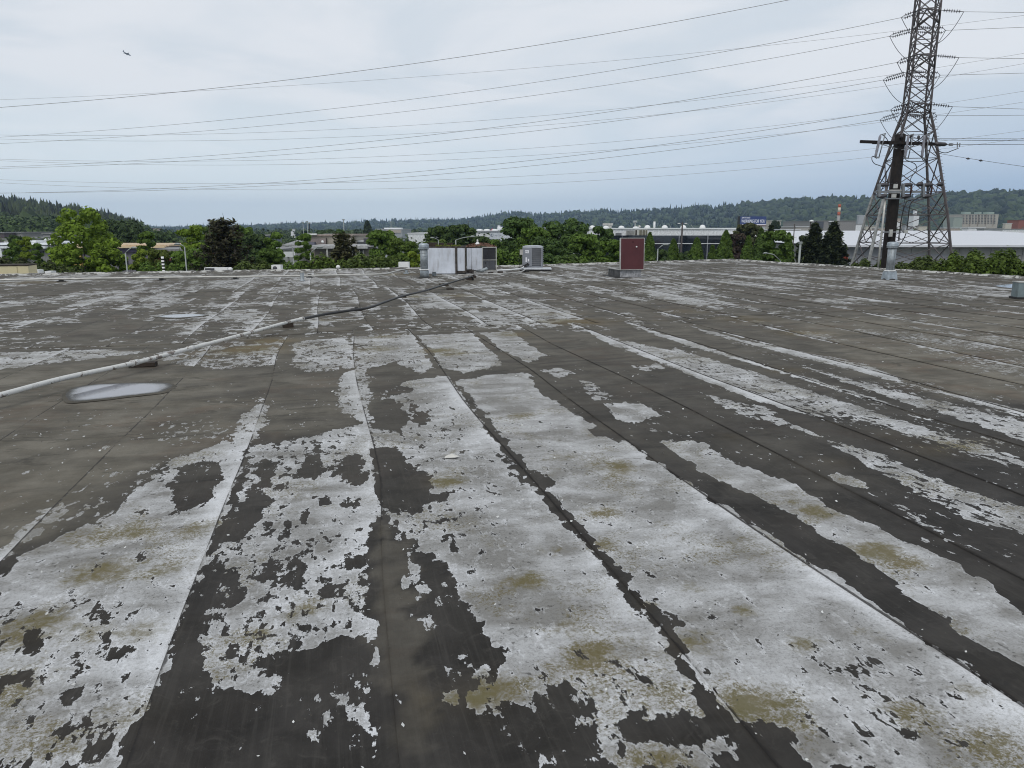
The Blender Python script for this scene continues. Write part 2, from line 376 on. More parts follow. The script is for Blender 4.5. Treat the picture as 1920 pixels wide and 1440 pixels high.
def field(s, t):
    w1 = (fnoise(s*7, t*7, 3, 3)-.5); w2 = (fnoise(s*7, t*7, 3, 91)-.5)
    w3 = (fnoise(s*26, t*26, 2, 17)-.5); ss = s+w1*.10+w3*.03; tt = t+w2*.10+w3*.03
    # general state: half-worn beyond the crest, mostly bare at the far left and right
    big = fnoise(s*.35, t*1.3, 3, 5); strip = vnoise(np.floor(s/1.0+.38)*7.3, t*.30, 8); fine = fnoise(s*3.2, t*.9, 4, 44)
    far = np.clip((t-10.5)/3, 0, 1)
    cov = .26+.10*(big-.5)
    cov = cov*(1-far)+far*(.42+.50*(big-.5)+.55*(strip-.5)+.75*(fine-.5)-.12*np.clip((-s-2)/8, 0, 1)-.10*np.clip((s-9)/6, 0, 1))
    cov = np.where((s > 6) & (t < 13.5), .34+.40*(big-.5)+.5*(fine-.5), cov)
    cov = np.where((s < -5) & (t < 9) & (t > 1), .30+.3*(big-.5)+.3*(fine-.5), cov)
    base0 = ((s < 6) & (s > -5) & (t < 11))
    cov = np.where(base0, .12, cov)
    for (poly, val, soft), (lo, hi) in zip(COAT, _cb):
        k = (s > lo[0]) & (s < hi[0]) & (t > lo[1]) & (t < hi[1])
        if not k.any(): continue
        d = sdist(poly, ss[k], tt[k]); a = np.clip(d/(soft*1.1)+.5, 0, 1); a = a*a*(3-2*a)
        cov[k] = cov[k]*(1-a)+(val-.07 if val > .7 else val)*a
    rs = np.clip((s-3.4)/.6, 0, 1)*np.clip((14-t)/2, 0, 1)
    cov = cov-rs*np.clip((vnoise(s*3.4+t*.1, t*.28, 71)-.40)*1.5, 0, .42)*(.6+.8*vnoise(s*1.1, t*.9, 72))
    silt = np.full(s.shape, .10)+far*.62
    silt = np.where(t > 3.5, np.maximum(silt, .10+.62*np.clip((t-3.5)/6, 0, 1)), silt)
    for poly, val, soft in SILT:
        d = sdist(poly, s+w1*.3, t+w2*.3); a = np.clip(d/soft+.5, 0, 1); silt = silt*(1-a)+np.maximum(silt, val)*a
    moss = np.zeros(s.shape); mn = fnoise(s*4.5, t*3.2, 3, 19)
    for x, y, r, a in MOSS:
        ms, mt = gst(x, y); d2 = ((s-ms)**2+((t-mt)*1.25)**2)/(r*r*2.0)
        moss = np.maximum(moss, .80*a*np.exp(-d2*(.45+1.1*mn)))
    moss = np.clip(moss*(.45+1.3*fnoise(s*9, t*9, 3, 12)), 0, 1.2)
    return cov, silt, moss
def make_membrane_mat():
    t = NT('worn_coated_membrane', .8, 0, .16)
    co = t.vec(); cov = t.attr('cover'); silt = t.attr('silt'); moss = t.attr('moss'); ed = t.attr('edge'); lap = t.attr('lap')
    n1 = t.noise(t.vec((17, 9, 1)), 1.0, 8, .64, .2)                 # flakes
    farf = t.attr('far'); nL = t.noise(co, 4.2, 9, .66, .3)
    n2 = t.noise(t.vec((13, 3.6, 1)), 1.0, 5, .6, .3)  # along the sheet
    n3 = t.noise(co, 42, 3, .6)
    # blocky flakes that follow the sheet's weave
    vo = t.n('ShaderNodeTexVoronoi'); vo.distance = 'CHEBYCHEV'; vo.feature = 'F1'; vo.inputs['Scale'].default_value = 1.0
    vo.inputs['Randomness'].default_value = .9; t.l(t.vec((30, 14, 1)), vo.inputs['Vector'])
    vc = t.n('ShaderNodeSeparateColor'); t.l(vo.outputs['Color'], vc.inputs[0])
    n1 = t.m('ADD', t.m('MULTIPLY', n1, t.m('SUBTRACT', 1.0, farf)), t.m('MULTIPLY', nL, farf))
    val = t.m('ADD', cov, t.m('MULTIPLY', t.m('SUBTRACT', n1, .5), t.step(t.noise(t.vec(loc=(3, 7, 0)), 1.7, 4, .6), .36, .64, 1.15, 3.1)))
    val = t.m('ADD', val, t.m('MULTIPLY', t.m('SUBTRACT', n2, .5), .55))
    val = t.m('ADD', val, t.m('MULTIPLY', t.m('SUBTRACT', vc.outputs[0], .5), t.m('SUBTRACT', .28, t.m('MULTIPLY', farf, .22))))
    val = t.m('ADD', val, t.m('MULTIPLY', t.m('SUBTRACT', n3, .5), t.m('SUBTRACT', .34, t.m('MULTIPLY', farf, .25))))
    val = t.m('ADD', val, t.m('MULTIPLY', lap, .30))
    mask = t.step(val, .49, .51)
    rim = t.step(val, .52, .74, 1.0, 0.0)
    # coating
    c1 = t.noise(co, 2.2, 6, .6, .6); c2 = t.noise(co, 85, 4, .8); c3 = t.noise(co, 260, 2, .6); cl = t.noise(t.vec((1.4, 4.5, 1)), 1.0, 5, .6, .8)
    clean = t.m('ADD', t.m('MULTIPLY', t.step(c1, .32, .68), .60), t.m('MULTIPLY', rim, .36))
    clean = t.m('ADD', clean, t.m('MULTIPLY', lap, .85)); clean = t.m('ADD', clean, t.m('MULTIPLY', t.m('SUBTRACT', cl, .5), 1.3), cl=True)
    coat = t.mix(clean, (.215, .208, .195), (.655, .66, .672))
    speck = t.step(c2, .46, .64); speck = t.m('MULTIPLY', speck, t.m('SUBTRACT', .75, t.m('MULTIPLY', clean, .45)))
    coat = t.mix(t.m('MULTIPLY', speck, .8), coat, (.13, .125, .115))
    coat = t.mix(t.m('MULTIPLY', t.step(c3, .5, .72), .35), coat, (.2, .2, .19))
    pits = t.m('MULTIPLY', t.step(n3, .62, .67), t.step(c1, .60, .42))
    coat = t.mix(t.m('MULTIPLY', pits, .8), coat, (.06, .057, .053))
    am = t.noise(co, 1.5, 5, .6, .4); amb = t.m('MULTIPLY', t.step(am, .45, .62), .8)
    mf = t.m('ADD', moss, t.m('MULTIPLY', amb, t.step(c2, .38, .62)), cl=True)
    mf = t.step(t.m('ADD', mf, t.m('MULTIPLY', t.m('SUBTRACT', t.noise(co, 20, 8, .78, .5), .5), 2.3)), .20, 1.05); mf = t.m('MULTIPLY', mf, t.m('SUBTRACT', 1.0, t.m('MULTIPLY', lap, .8)))
    mosc = t.mix(t.noise(co, 5, 3), (.125, .092, .028), (.115, .104, .045))
    coat = t.mix(t.m('MULTIPLY', silt, .42), coat, (.20, .19, .165))
    coat = t.mix(t.m('MULTIPLY', mf, .9), coat, mosc)
    # bare bitumen membrane, brushed along the sheet
    st = t.noise(t.vec((42, 1.6, 1)), 1.0, 6, .7, .6); sf = t.noise(co, 9, 7, .75, 1.2); b1 = t.noise(co, 3.0, 6, .62, .5)
    bare = t.mix(t.step(b1, .3, .7), (.012, .011, .0105), (.036, .033, .031))
    bare = t.mix(t.m('MULTIPLY', t.step(st, .45, .8), .4), bare, (.078, .073, .067)); bare = t.mix(t.m('MULTIPLY', t.step(sf, .5, .75), .42), bare, (.085, .078, .070))
    siltn = t.m('MULTIPLY', silt, t.step(t.noise(t.vec((.8, 2.6, 1)), 1.0, 6, .6, .6), .2, .65, .45, 1.0), cl=True)
    sc_ = t.mix(t.step(t.noise(co, 2.0, 6, .65), .3, .7), (.098, .087, .067), (.185, .168, .136))
    sc_ = t.mix(t.step(t.noise(co, .9, 6, .7, 1.0), .50, .66, 0, .55), sc_, (.125, .092, .066)); sc_ = t.mix(t.step(t.noise(t.vec((1.0, 3.2, 1), loc=(5, 1, 0)), 1.0, 8, .72, 1.4), .55, .62, 0, .6), sc_, (.055, .050, .038))
    sc_ = t.mix(t.m('MULTIPLY', t.step(c2, .48, .7), .35), sc_, (.07, .064, .055))
    bare = t.mix(siltn, bare, sc_)
    bare = t.mix(t.m('MULTIPLY', moss, t.m('MULTIPLY', silt, .7)), bare, (.16, .115, .045))
    col = t.mix(mask, bare, coat)
    # bitumen bleed along the lap
    lapn = t.m('ADD', ed, t.m('MULTIPLY', t.m('SUBTRACT', t.noise(co, 16, 4, .6), .5), .035))
    lapn = t.m('ADD', lapn, t.step(t.noise(co, 1.1, 3), .5, .68, 0.0, .022)); seam = t.step(lapn, .004, .013, 1.0, 0.0)
    col = t.mix(t.m('MULTIPLY', seam, .8), col, (.022, .02, .019))
    rough = t.m('ADD', t.m('MULTIPLY', st, .2), .68)
    h = t.m('ADD', t.m('MULTIPLY', mask, .9), t.m('MULTIPLY', c2, .25)); h = t.m('ADD', h, t.m('MULTIPLY', b1, .6)); h = t.m('ADD', h, t.m('MULTIPLY', st, .3))
    return t.out(col, rough, bump=h, bs=.8, bd=.006)
MEMB = make_membrane_mat()
SEAMS = [-2.49-.98*k for k in range(14, 0, -1)]+[-2.49, -1.615, -.65, .22, 1.22, 2.19]+[3.08, 4.03, 4.98, 5.92]+[5.92+.99*k for k in range(1, 18)]
def seam_s(k, t, far_row):
    """the seams wander a little from straight"""
    s0 = SEAMS[k]+(.42 if far_row == 1 else (.13 if far_row == 2 else 0))
    base = s0+.025*np.sin(t*.9+k*1.7)+.035*(vnoise(t*.6+k*9, t*0+k, 2)-.5)
    if far_row == 0: base = base+(t-4.2)*np.interp(s0, [4, 6, 24], [0, .03, .03])
    if far_row == 0 and k == 17: base = base-.09*np.clip((4.5-t)/3, 0, 1)+.08*np.clip((t-4)/7, 0, 1)  # the third one drifts
    return base
def sheet(k, row):
    lo = {0: lambda s: -2.5+0*s, 1: lap1, 2: lap2}[row]; hi = {0: lap1, 1: lap2, 2: tmax}[row]
    sm = .5*(SEAMS[k]+SEAMS[k+1])+(.42 if row == 1 else (.13 if row == 2 else 0))
    t0, t1 = float(lo(np.array(sm))), float(hi(np.array(sm)))
    if t1-t0 < .3: return
    near = row == 0 and -3.6 < sm < 6.5
    ns = 34 if near else 9
    if near:
        ts = [t0]
        while ts[-1] < t1: ts.append(ts[-1]+(.12 if ts[-1] < .6 else .028+.009*max(0, ts[-1]-2)))
        tv = np.array(ts); tv = t0+(tv-t0)*(t1-t0)/(tv[-1]-t0)
    else: tv = np.linspace(t0, t1, max(3, int((t1-t0)/(.12 if row < 2 else .2))))
    u = np.linspace(0, 1, ns); U, T = np.meshgrid(u, tv)
    a = seam_s(k, T, row); b = seam_s(k+1, T, row)+.035      # laps 3.5 cm over / under its neighbour
    S = a+(b-a)*U
    lo_s = lo(S)-(.04 if row else 0); hi_s = hi(S); T = lo_s+(T-t0)/(t1-t0)*(hi_s-lo_s)
    Z = .007*np.exp(-(U*(b-a))/.05)+.0012*np.sin(S*5+T*2.2)+.006*(fnoise(S*2.2, T*1.4, 2, 21)-.5)
    Z = Z+.003*row+.006                                     # each run overlaps the one before it
    V = np.stack([S, T, Z], -1).reshape(-1, 3)
    nt_ = len(tv); i = np.arange(nt_*ns).reshape(nt_, ns)
    F = np.stack([i[:-1, :-1], i[:-1, 1:], i[1:, 1:], i[1:, :-1]], -1).reshape(-1, 4)
    # turned-down left edge and front edge
    def skirt(idx):
        n0 = len(V); sk = V[idx].copy(); sk[:, 2] = -.002
        m = np.arange(len(idx)); return sk, np.stack([idx[m[:-1]], idx[m[1:]], n0+m[1:], n0+m[:-1]], -1)
    for idx in (i[:, 0][::-1], i[0, :]):
        sk, f2 = skirt(idx); f2 = f2[:, [0, 3, 2, 1]]; V = np.concatenate([V, sk]); F = np.concatenate([F, f2])
    me = np_mesh('membrane_sheet', V, F, MEMB)
    me.polygons.foreach_set('use_smooth', [True]*len(F))
    cov, silt, moss = field(V[:, 0], V[:, 1])
    ed = np.full(V.shape[0], .5); W = ((b-a)*U).ravel(); ed[:W.size] = np.minimum(W, np.abs((T-lo(S)).ravel())*(.7 if row else 1)+(0 if row else 1)); ed[W.size:] = 0
    if row == 0 and k in (17, 18): ed[V[:, 1] < 3.9] = np.where(np.abs(V[V[:, 1] < 3.9, 0]-seam_s(17, V[V[:, 1] < 3.9, 1], 0)) < .2, .5, ed[V[:, 1] < 3.9])
    lp = np.zeros(V.shape[0]); lp[:W.size] = np.exp(-np.abs((b-a-.04)*(1-U)).ravel()/.085)*(.5+1.0*vnoise(T.ravel()*1.3, S.ravel()*0+k, 66)); lp *= (np.clip((cov-.14)*4, 0, 1) if k < 19 else np.clip(.35+(cov-.14)*4, 0, 1.3))
    for nm, ar in (('cover', cov), ('silt', silt), ('moss', moss), ('edge', ed), ('lap', lp), ('far', np.clip((V[:, 1]-6.5)/6, 0, .92))):
        at = me.attributes.new(nm, 'FLOAT', 'POINT'); at.data.foreach_set('value', ar.astype('f'))
    link('membrane_sheet', me, roof)
for row in (0, 1, 2):
    for k in range(len(SEAMS)-1):
        if row == 0 and SEAMS[k] < -9.5: continue
        sheet(k, row)
# deck under the membrane, walls of the building, coping along the far edges
Mdeck = mat('roof_deck', (.04, .038, .036))
Mwall = mat('tilt_up_wall', (.42, .41, .38), dirt=.4)
sl = [(-17.5, -5)]+[(s, float(tmax(np.array(s)))) for s in np.linspace(-17.5, CORNER[0], 24)]+[(CORNER[0]+.9, (CORNER[1]+RIGHT[2][1])/2), (RIGHT[2][0], RIGHT[2][1])]
sE, tE = RIGHT[2]; sC, tC = RIGHT[0]; s_end = sC+(-5-tC)*(sE-sC)/(tE-tC); sl += [(s_end, -5)]
sl[-3] = (sC+(30-tC)*(sE-sC)/(tE-tC), 30)
m = MB(); n = len(sl)
m.add([(s, t, -.004) for s, t in sl]+[(s, t, -8) for s, t in sl], [tuple(range(n))[::-1]]); m.build('roof_deck', Mdeck, roof)
m = MB(); m.add([(s, t, -.004) for s, t in sl]+[(s, t, -8) for s, t in sl], [(i, (i+1) % n, n+(i+1) % n, n+i) for i in range(n)]); m.build('wall', Mwall, roof)
def cope_mat():
    t = NT('flaking_coping', .75); co = t.vec()
    n1 = t.noise(co, 3.5, 6, .7, .5); n2 = t.noise(co, 18, 4, .6)
    c = t.mix(t.step(n1, .48, .54), (.08, .075, .07), (.46, .455, .43)); c = t.mix(t.m('MULTIPLY', t.step(n2, .45, .7), .6), c, (.2, .18, .14))
    return t.out(c, bump=n1, bs=.5, bd=.02)
COPE = cope_mat(); Mflash = mat('grey_flashing', (.30, .30, .29), .5, .3, dirt=.5)
edge = [q for q in sl[1:-1]]+[(s_end+(sE-s_end)*.6, -5+(tE+5)*.6)]
edge = [edge[0]]+edge[1:]
rr = random.Random(3)
for i in range(len(edge)-1):
    a = Vector((*edge[i], 0)); b = Vector((*edge[i+1], 0)); L_ = (b-a).length; nn = max(1, round(L_/2.2)); d = (b-a)/nn; nrm = Vector((-d.y, d.x, 0)).normalized()
    for j in range(nn):
        p = a+d*j-nrm*.10; q = a+d*(j+1)-nrm*.10; K = 10; mb = MB(); vv = []
        for kk in range(K+1):
            c = p.lerp(q, kk/K); hgt = .075+rr.uniform(-.012, .014); inn = .17+rr.uniform(-.03, .03)
            for off, z in ((-inn, .004), (-.09, hgt*.8), (0, hgt), (.13, hgt*.9), (.16, -.10)): vv.append(c+nrm*off+Vector((0, 0, z)))
        fs = [(kk*5+e, kk*5+e+1, kk*5+e+6, kk*5+e+5) for kk in range(K) for e in range(4)]
        mb.add(vv, [f[::-1] for f in fs]); mb.build('coping_strip', COPE, roof)
# ================================================================ THINGS ON THE ROOF
Mgalv = mat('galvanised', (.36, .40, .43), .45, .55, var=.22, sc=6)
Mgalv2 = mat('dull_galvanised', (.30, .33, .35), .55, .4, var=.25, sc=5, dirt=.3)
Mwhite = mat('chalky_white_paint', (.60, .63, .69), .7, var=.10, sc=2.2, dirt=.45, dirtcol=(.27, .25, .24))
Mwhite2 = mat('clean_white', (.75, .75, .74), .5, var=.05)
Mrust = mat('rusty_steel', (.062, .054, .048), .85, var=.5, sc=9, dirt=.5, dirtcol=(.05, .03, .025))
Mblack = mat('black_rubber', (.022, .022, .022), .7)
Mwood = mat('tarred_wood', (.035, .026, .02), .9, var=.4)
Mdark = mat('dark_grille', (.06, .062, .07), .6)
Mgreyp = mat('grey_painted_steel', (.23, .24, .265), .45, .1, var=.1)
Mred = mat('faded_oxide_red_panel', (.082, .021, .025), .6, var=.12, sc=2, dirt=.12, dirtcol=(.06, .02, .025))
Malu = mat('aluminium_edge', (.48, .47, .44), .45, .4)
Mleaf = mat('dead_leaf_litter', (.135, .075, .05), .95, var=.5, sc=14)
Mmossy = mat('moss_tuft', (.13, .15, .03), .95, var=.4, sc=12)
Mpipe = None
def pipe_mat():
    t = NT('flaking_white_pipe_paint', .6); co = t.vec()
    n1 = t.noise(co, 7, 5, .65); n2 = t.noise(co, 30, 3)
    c = t.mix(t.step(n1, .56, .60), (.60, .595, .57), (.16, .13, .11)); c = t.mix(t.m('MULTIPLY', t.step(n2, .5, .7), .4), c, (.35, .33, .30))
    return t.out(c, bump=n1, bs=.3)
Mpipe = pipe_mat(); Mpblack = mat('black_pipe', (.03, .03, .03), .5)
def ground_pt(px, py, z=.012): return G(px, py, z)
# ---- round duct vents
def duct_vent(px, py, height, r, lean, label, base_h, kind):
    t = empty('duct_vent', ground_pt(px, py), .1, label, 'roof vent', 'galvanised round duct vents on the roof')
    if kind == 0:
        one('base_collar', t, Mgalv, lambda m: (m.lathe([(r*1.18, 0), (r*1.12, base_h*.9), (r*1.05, base_h)], n=24), m.box((r*1.12, 0, base_h*.45), (.02, .05, base_h*.8))))
    else:
        one('base_collar', t, Mgalv, lambda m: m.box((0, 0, base_h/2), (r*2.75, r*2.75, base_h), taper=.80))
    one('tar_flashing', t, Mblack, lambda m: m.lathe([(r*1.7, -.01), (r*1.55, .02), (r*1.2, .05), (r*1.1, .055)], n=22))
    one('collar_ring', t, Mwhite2, lambda m: m.lathe([(r*1.1, base_h-.005), (r*1.35, base_h), (r*1.35, base_h+.022), (r*1.1, base_h+.028)], n=24))
    top = height-.17
    def duct(m):
        m.lathe([(r, base_h), (r, top)], n=26)
        if kind == 0:
            pitch = .115; turns = int((top-base_h)/pitch); pts = []
            for i in range(turns*20+1):
                a = 2*math.pi*i/20; pts.append((math.cos(a)*(r+.001), math.sin(a)*(r+.001), base_h+.03+pitch*i/20*.97))
            m.tube(pts, .0075, 4)
        else: m.box((r*.2, -r*1.0, (base_h+top)/2), (.018, .016, top-base_h-.02))
    one('duct_pipe', t, Mgalv2, duct)
    one('cap', t, Mgalv, lambda m: (m.lathe([(r*1.28, top-.03), (r*1.30, top-.025), (r*1.32, top+.115), (r*1.26, top+.14), (r*.8, top+.165), (.01, top+.17)], n=26), m.lathe([(r*1.36, top+.035), (r*1.36, top+.055)], n=26)))
    if kind == 0:
        for z in (base_h+.30, base_h+.75): pass
duct_vent(796, 521, 1.14, .125, 0, 'spiral seamed galvanised duct vent with flat cap beside the stained white air handler', .26, 0)
duct_vent(1667, 524, 1.20, .128, 0, 'plain galvanised duct vent on tapered square base in front of the dark utility pole', .27, 1)
# bent flashing scrap next to first vent
t_ = G(814, 518, .012); one('flashing_scrap', None, Mgalv2, lambda m: (m.box((0, 0, .08), (.14, .012, .16), .4, Matrix.Rotation(.35, 3, 'X')), m.box((.05, -.03, .03), (.12, .1, .01), .2)), t_)
tag(bpy.data.objects['flashing_scrap'], 'bent scrap of sheet metal leaning at the foot of the spiral duct vent', 'scrap metal')
# ---- large white air handler
def panel_box(m, x0, x1, y0, y1, z0, z1): m.box(((x0+x1)/2, (y0+y1)/2, (z0+z1)/2), (x1-x0, y1-y0, z1-z0))
ah = empty('air_handler', G(803, 514.5, .012), math.radians(4), 'large chalky white air handler cabinet with rust stains and planks on top', 'air handler')
S_ = 26/1373
W1 = 53*S_; H1 = 51*S_
one('cabinet', ah, Mrust, lambda m: (panel_box(m, .02, W1+.34, .02, 1.1, .04, H1-.02), panel_box(m, -.01, W1+.36, .0, 1.12, H1-.02, H1+.025)))
one('side_panel', ah, Mwhite, lambda m: panel_box(m, 0, W1-.03, -.012, .018, .03, H1-.03))
one('side_panel', ah, Mwhite, lambda m: panel_box(m, W1+.05, W1+.32, .012, .05, .12, H1-.03))
one('corner_post', ah, Mrust, lambda m: (panel_box(m, W1-.026, W1+.045, -.03, .05, .02, H1+.03), panel_box(m, W1+.325, W1+.37, -.02, .05, .08, H1+.02)))
one('base_rail', ah, Mblack, lambda m: panel_box(m, .0, W1+.36, .02, 1.1, -.02, .04))
for x0, x1, h in ((.0, .33, .13), (.38, .56, .12), (.66, .88, .12)):
    o = one('wood_block', None, Mwood, lambda m: m.box((0, 0, h/2), ((x1-x0), .25, h)), ah.location+Vector(((x0+x1)/2, .2+(x0+x1)/2*.07, H1+.026)), math.radians(4))
    tag(o, {0: 'long rotten wood block at the vent end of the air handler top', 1: 'small rotten wood block in the middle on the air handler top', 2: 'rotten wood block nearest the corner post on the air handler top'}[{.33: 0, .56: 1, .88: 2}[x1]], 'wood block', 'wood blocks on the air handler')
def tuft(m, n, sx, sy, h, r):
    for i in range(n):
        x, y = r.uniform(-sx, sx), r.uniform(-sy, sy); a = r.uniform(0, 6.28); q = r.uniform(.5, 1)*h; d = Vector((math.cos(a)*.03, math.sin(a)*.03, 0))
        b = Vector((x, y, 0)); k = Vector((r.uniform(-.03, .03), r.uniform(-.03, .03), q))
        m.add([b-d, b+d, b+k], [(0, 1, 2)])
o = one('moss', None, Mmossy, lambda m: tuft(m, 260, .45, .12, .075, random.Random(2)), ah.location+Vector((.72, .16, H1+.026)), math.radians(4)); tag(o, kind='stuff')
# ---- second unit with louvred coil
uh = empty('condensing_unit', G(876, 508.5, .012), math.radians(6), 'weathered condensing unit with white side panel, dark coil grilles and leaf litter heaped on top', 'condensing unit')
S2 = 27.2/1373; W2 = 57*S2; H2 = 46*S2
one('cabinet', uh, Mdark, lambda m: panel_box(m, .02, W2-.02, .03, .95, .08, H2-.03))
one('side_panel', uh, Mwhite, lambda m: (panel_box(m, 0, .16, -.012, .02, .05, H2-.03), panel_box(m, .17, .58, -.018, .014, .04, H2-.03)))
one('base_rail', uh, Mrust, lambda m: panel_box(m, .0, W2, .0, .95, .0, .06))
one('frame', uh, Malu, lambda m: (m.bar((.60, -.02, .02), (.60, -.02, H2), .03), m.bar((W2, -.02, .02), (W2, -.02, H2), .032), m.bar((.58, -.02, H2), (W2+.016, -.02, H2), .03), m.bar((.6, -.02, H2*.47), (W2, -.02, H2*.47), .026), m.bar((.6, -.02, .03), (W2, -.02, .03), .03), m.bar((W2, .0, H2), (W2, .93, H2), .028)))
for z0, z1 in ((.05, H2*.45), (H2*.49, H2-.03)):
    one('coil_grille', uh, Mgreyp if z0 < .1 else Mdark, lambda m: [m.bar((.625+i*.0285, -.004, z0), (.625+i*.0285, -.004, z1), .008, .02) for i in range(17)])
one('top_panel', uh, Mrust, lambda m: panel_box(m, -.01, W2+.01, .0, .95, H2-.028, H2+.002))
def heap(m):
    r = random.Random(5); nx = 16
    vv = []; 
    for j in range(9):
        for i in range(nx):
            u = i/(nx-1)*2-1; v = j/8*2-1; h = max(0, 1-u*u*1.0-v*v*.8)**.8*.15
            vv.append((u*.60, v*.42, h+r.uniform(-.008, .012)))
    m.add(vv, [(j*nx+i, j*nx+i+1, (j+1)*nx+i+1, (j+1)*nx+i) for j in range(8) for i in range(nx-1)])
    for i in range(500):
        u = r.uniform(-1, 1); v = r.uniform(-1, 1); h = max(0, 1-u*u-v*v*.8)**.8*.15; p = Vector((u*.62, v*.42, h+.01))
        a = Vector((r.uniform(-1, 1), r.uniform(-1, 1), r.uniform(-.5, .5))).normalized()*.028; b = a.cross(Vector((r.uniform(-1, 1), r.uniform(-1, 1), 1))).normalized()*.02
        m.add([p-a, p-b, p+a, p+b], [(0, 1, 2, 3)])
o = one('leaf_litter', None, Mleaf, heap, uh.location+Vector((.5, .45, H2+.004)), .1); tag(o, kind='stuff')
cone = empty('vent_cone', uh.location+Vector((.40, .25, H2+.10)), 0, 'small white conical vent cap poking out of the leaf litter', 'vent cap')
one('skirt', cone, Mwhite2, lambda m: m.lathe([(.10, 0), (.095, .02), (.03, .11), (.028, .12)], n=16)); one('tip', cone, Mwhite2, lambda m: m.lathe([(.034, .118), (.034, .17), (.02, .19), (.005, .192)], n=14))
# twig on grille
one('twig', None, Mwood, lambda m: (m.tube([(0, 0, .1), (.03, -.01, .28), (.02, -.015, .4), (.10, -.01, .52), (.13, -.01, .7)], [.006, .005, .005, .004, .002], 5), m.tube([(.02, -.015, .4), (-.04, -.02, .5)], .003, 4)), uh.location+Vector((.70, -.02, .15)))
tag(bpy.data.objects['twig'], 'dry twig caught on the dark coil grille under the leaf litter', 'twig')
# curb, debris and collapsed duct between the units
tag(one('steel_curb', None, Mrust, lambda m: (m.box((0, 0, .07), (.34, .3, .10)), m.box((.0, -.16, .05), (.30, .03, .05)), m.bar((-.5, .1, .1), (.1, .0, .12), .04), m.box((-.42, -.05, .02), (.3, .16, .03), .3)), G(880, 512, .012), .05), 'rusty steel curb under the gap between the two white units', 'steel curb')
tag(one('fallen_duct', None, Mgalv2, lambda m: m.tube([(0, 0, .06), (.22, 0, .075), (.36, .02, .13), (.42, .03, .17)], [.035, .07, .06, .05], 10), G(893, 511, .012), -.1), 'crumpled dark duct lying at the foot of the coil grille', 'duct')
tag(one('broken_panel', None, mat('pale_board', (.5, .48, .45)), lambda m: (m.box((0, 0, .03), (.34, .12, .02), .2, Matrix.Rotation(.1, 3, 'Y')), m.box((.2, .05, .02), (.2, .06, .02), -.3)), G(868, 517, .012)), 'pale broken board lying on the roof before the gap', 'board')
# ---- condenser
Mgw2 = mat('guard_grey', (.38, .39, .41), .5)
cu = empty('heat_pump', G(980, 506, .012)+Vector((.42, .32, .10)), math.radians(-4), 'grey heat pump condenser with curved top and wire guarded coil on a raised pad', 'condenser')
wc = .80; hc = .80
def rbox(m, w, d, z0, z1, r=.08, bulge=0.0, n=5):
    pts = []
    for cx, cy_, a0 in ((w/2-r, -d/2+r, -90), (w/2-r, d/2-r, 0), (-w/2+r, d/2-r, 90), (-w/2+r, -d/2+r, 180)):
        for i in range(n+1):
            a = math.radians(a0+90*i/n); pts.append((cx+r*math.cos(a), cy_+r*math.sin(a)))
    k = len(pts); m.add([(x, y, z0) for x, y in pts]+[(x, y, z1) for x, y in pts], [(i, (i+1) % k, k+(i+1) % k, k+i) for i in range(k)]+[tuple(range(k, 2*k)), tuple(range(k))[::-1]], False)
one('coil', cu, mat('coil_dark', (.035, .037, .045), .7), lambda m: rbox(m, wc-.05, wc-.05, .03, hc-.03))
one('base_pan', cu, Mgreyp, lambda m: rbox(m, wc, wc, 0, .05))
def cutop(m):
    rbox(m, wc+.01, wc+.01, hc-.035, hc+.02); m.lathe([(wc*.50, hc+.018), (wc*.42, hc+.045), (wc*.25, hc+.06), (.02, hc+.065)], n=28)
one('top_cover', cu, mat('light_grey_plastic', (.40, .42, .45), .4), cutop)
one('service_panel', cu, Mgreyp, lambda m: (panel_box(m, -wc/2-.005, -.06, -wc/2-.012, -wc/2+.06, .05, hc-.03), panel_box(m, -wc/2-.012, -wc/2+.05, -wc/2, wc/2-.1, .05, hc-.03)))
one('corner_post', cu, Mgreyp, lambda m: m.box((wc/2-.03, -wc/2+.0, hc/2), (.05, .05, hc-.05)))
one('corner_post', cu, Mgreyp, lambda m: m.box((wc/2-.03, wc/2-.02, hc/2), (.05, .05, hc-.05)))
one('corner_post', cu, Mgreyp, lambda m: m.box((-.045, -wc/2-.0, hc/2), (.03, .04, hc-.05)))
for i in range(9):
    z = .10+i*.078
    one('guard_wire', cu, Mgw2, lambda m: m.bar((-.04, -wc/2-.012, z), (wc/2+.01, -wc/2-.014, z), .021)); one('guard_wire', cu, Mgw2, lambda m: m.bar((wc/2+.012, -wc/2, z), (wc/2+.012, wc/2, z), .014))
Mstick = mat('label_white', (.72, .72, .74), .5, var=.03)
for x0, x1, z0, z1 in ((-.30, -.15, .56, .68), (-.28, -.225, .22, .40), (-.19, -.135, .24, .34)):
    one('sticker', cu, Mstick, lambda m: panel_box(m, x0, x1, -wc/2-.018, -wc/2-.0125, z0, z1))
one('sticker_print', cu, Mgreyp, lambda m: [panel_box(m, -.285+i*.04, -.268+i*.04, -wc/2-.0195, -wc/2-.0182, .585+(i % 2)*.015, .65) for i in range(3)])
one('disconnect_box', cu, mat('beige_box', (.42, .41, .38)), lambda m: panel_box(m, -wc/2-.11, -wc/2+.02, -wc/2-.02, -wc/2+.10, .50, .70))
one('conduit', cu, Mblack, lambda m: (m.tube([(-wc/2-.05, -wc/2+.04, .5), (-wc/2-.06, -wc/2+.03, .3), (-wc/2-.06, -wc/2, .05)], .014, 6), m.tube([(-wc/2-.09, -wc/2+.04, .5), (-wc/2-.17, -wc/2+.06, .3), (-wc/2-.10, -wc/2+.03, .02)], .010, 6)))
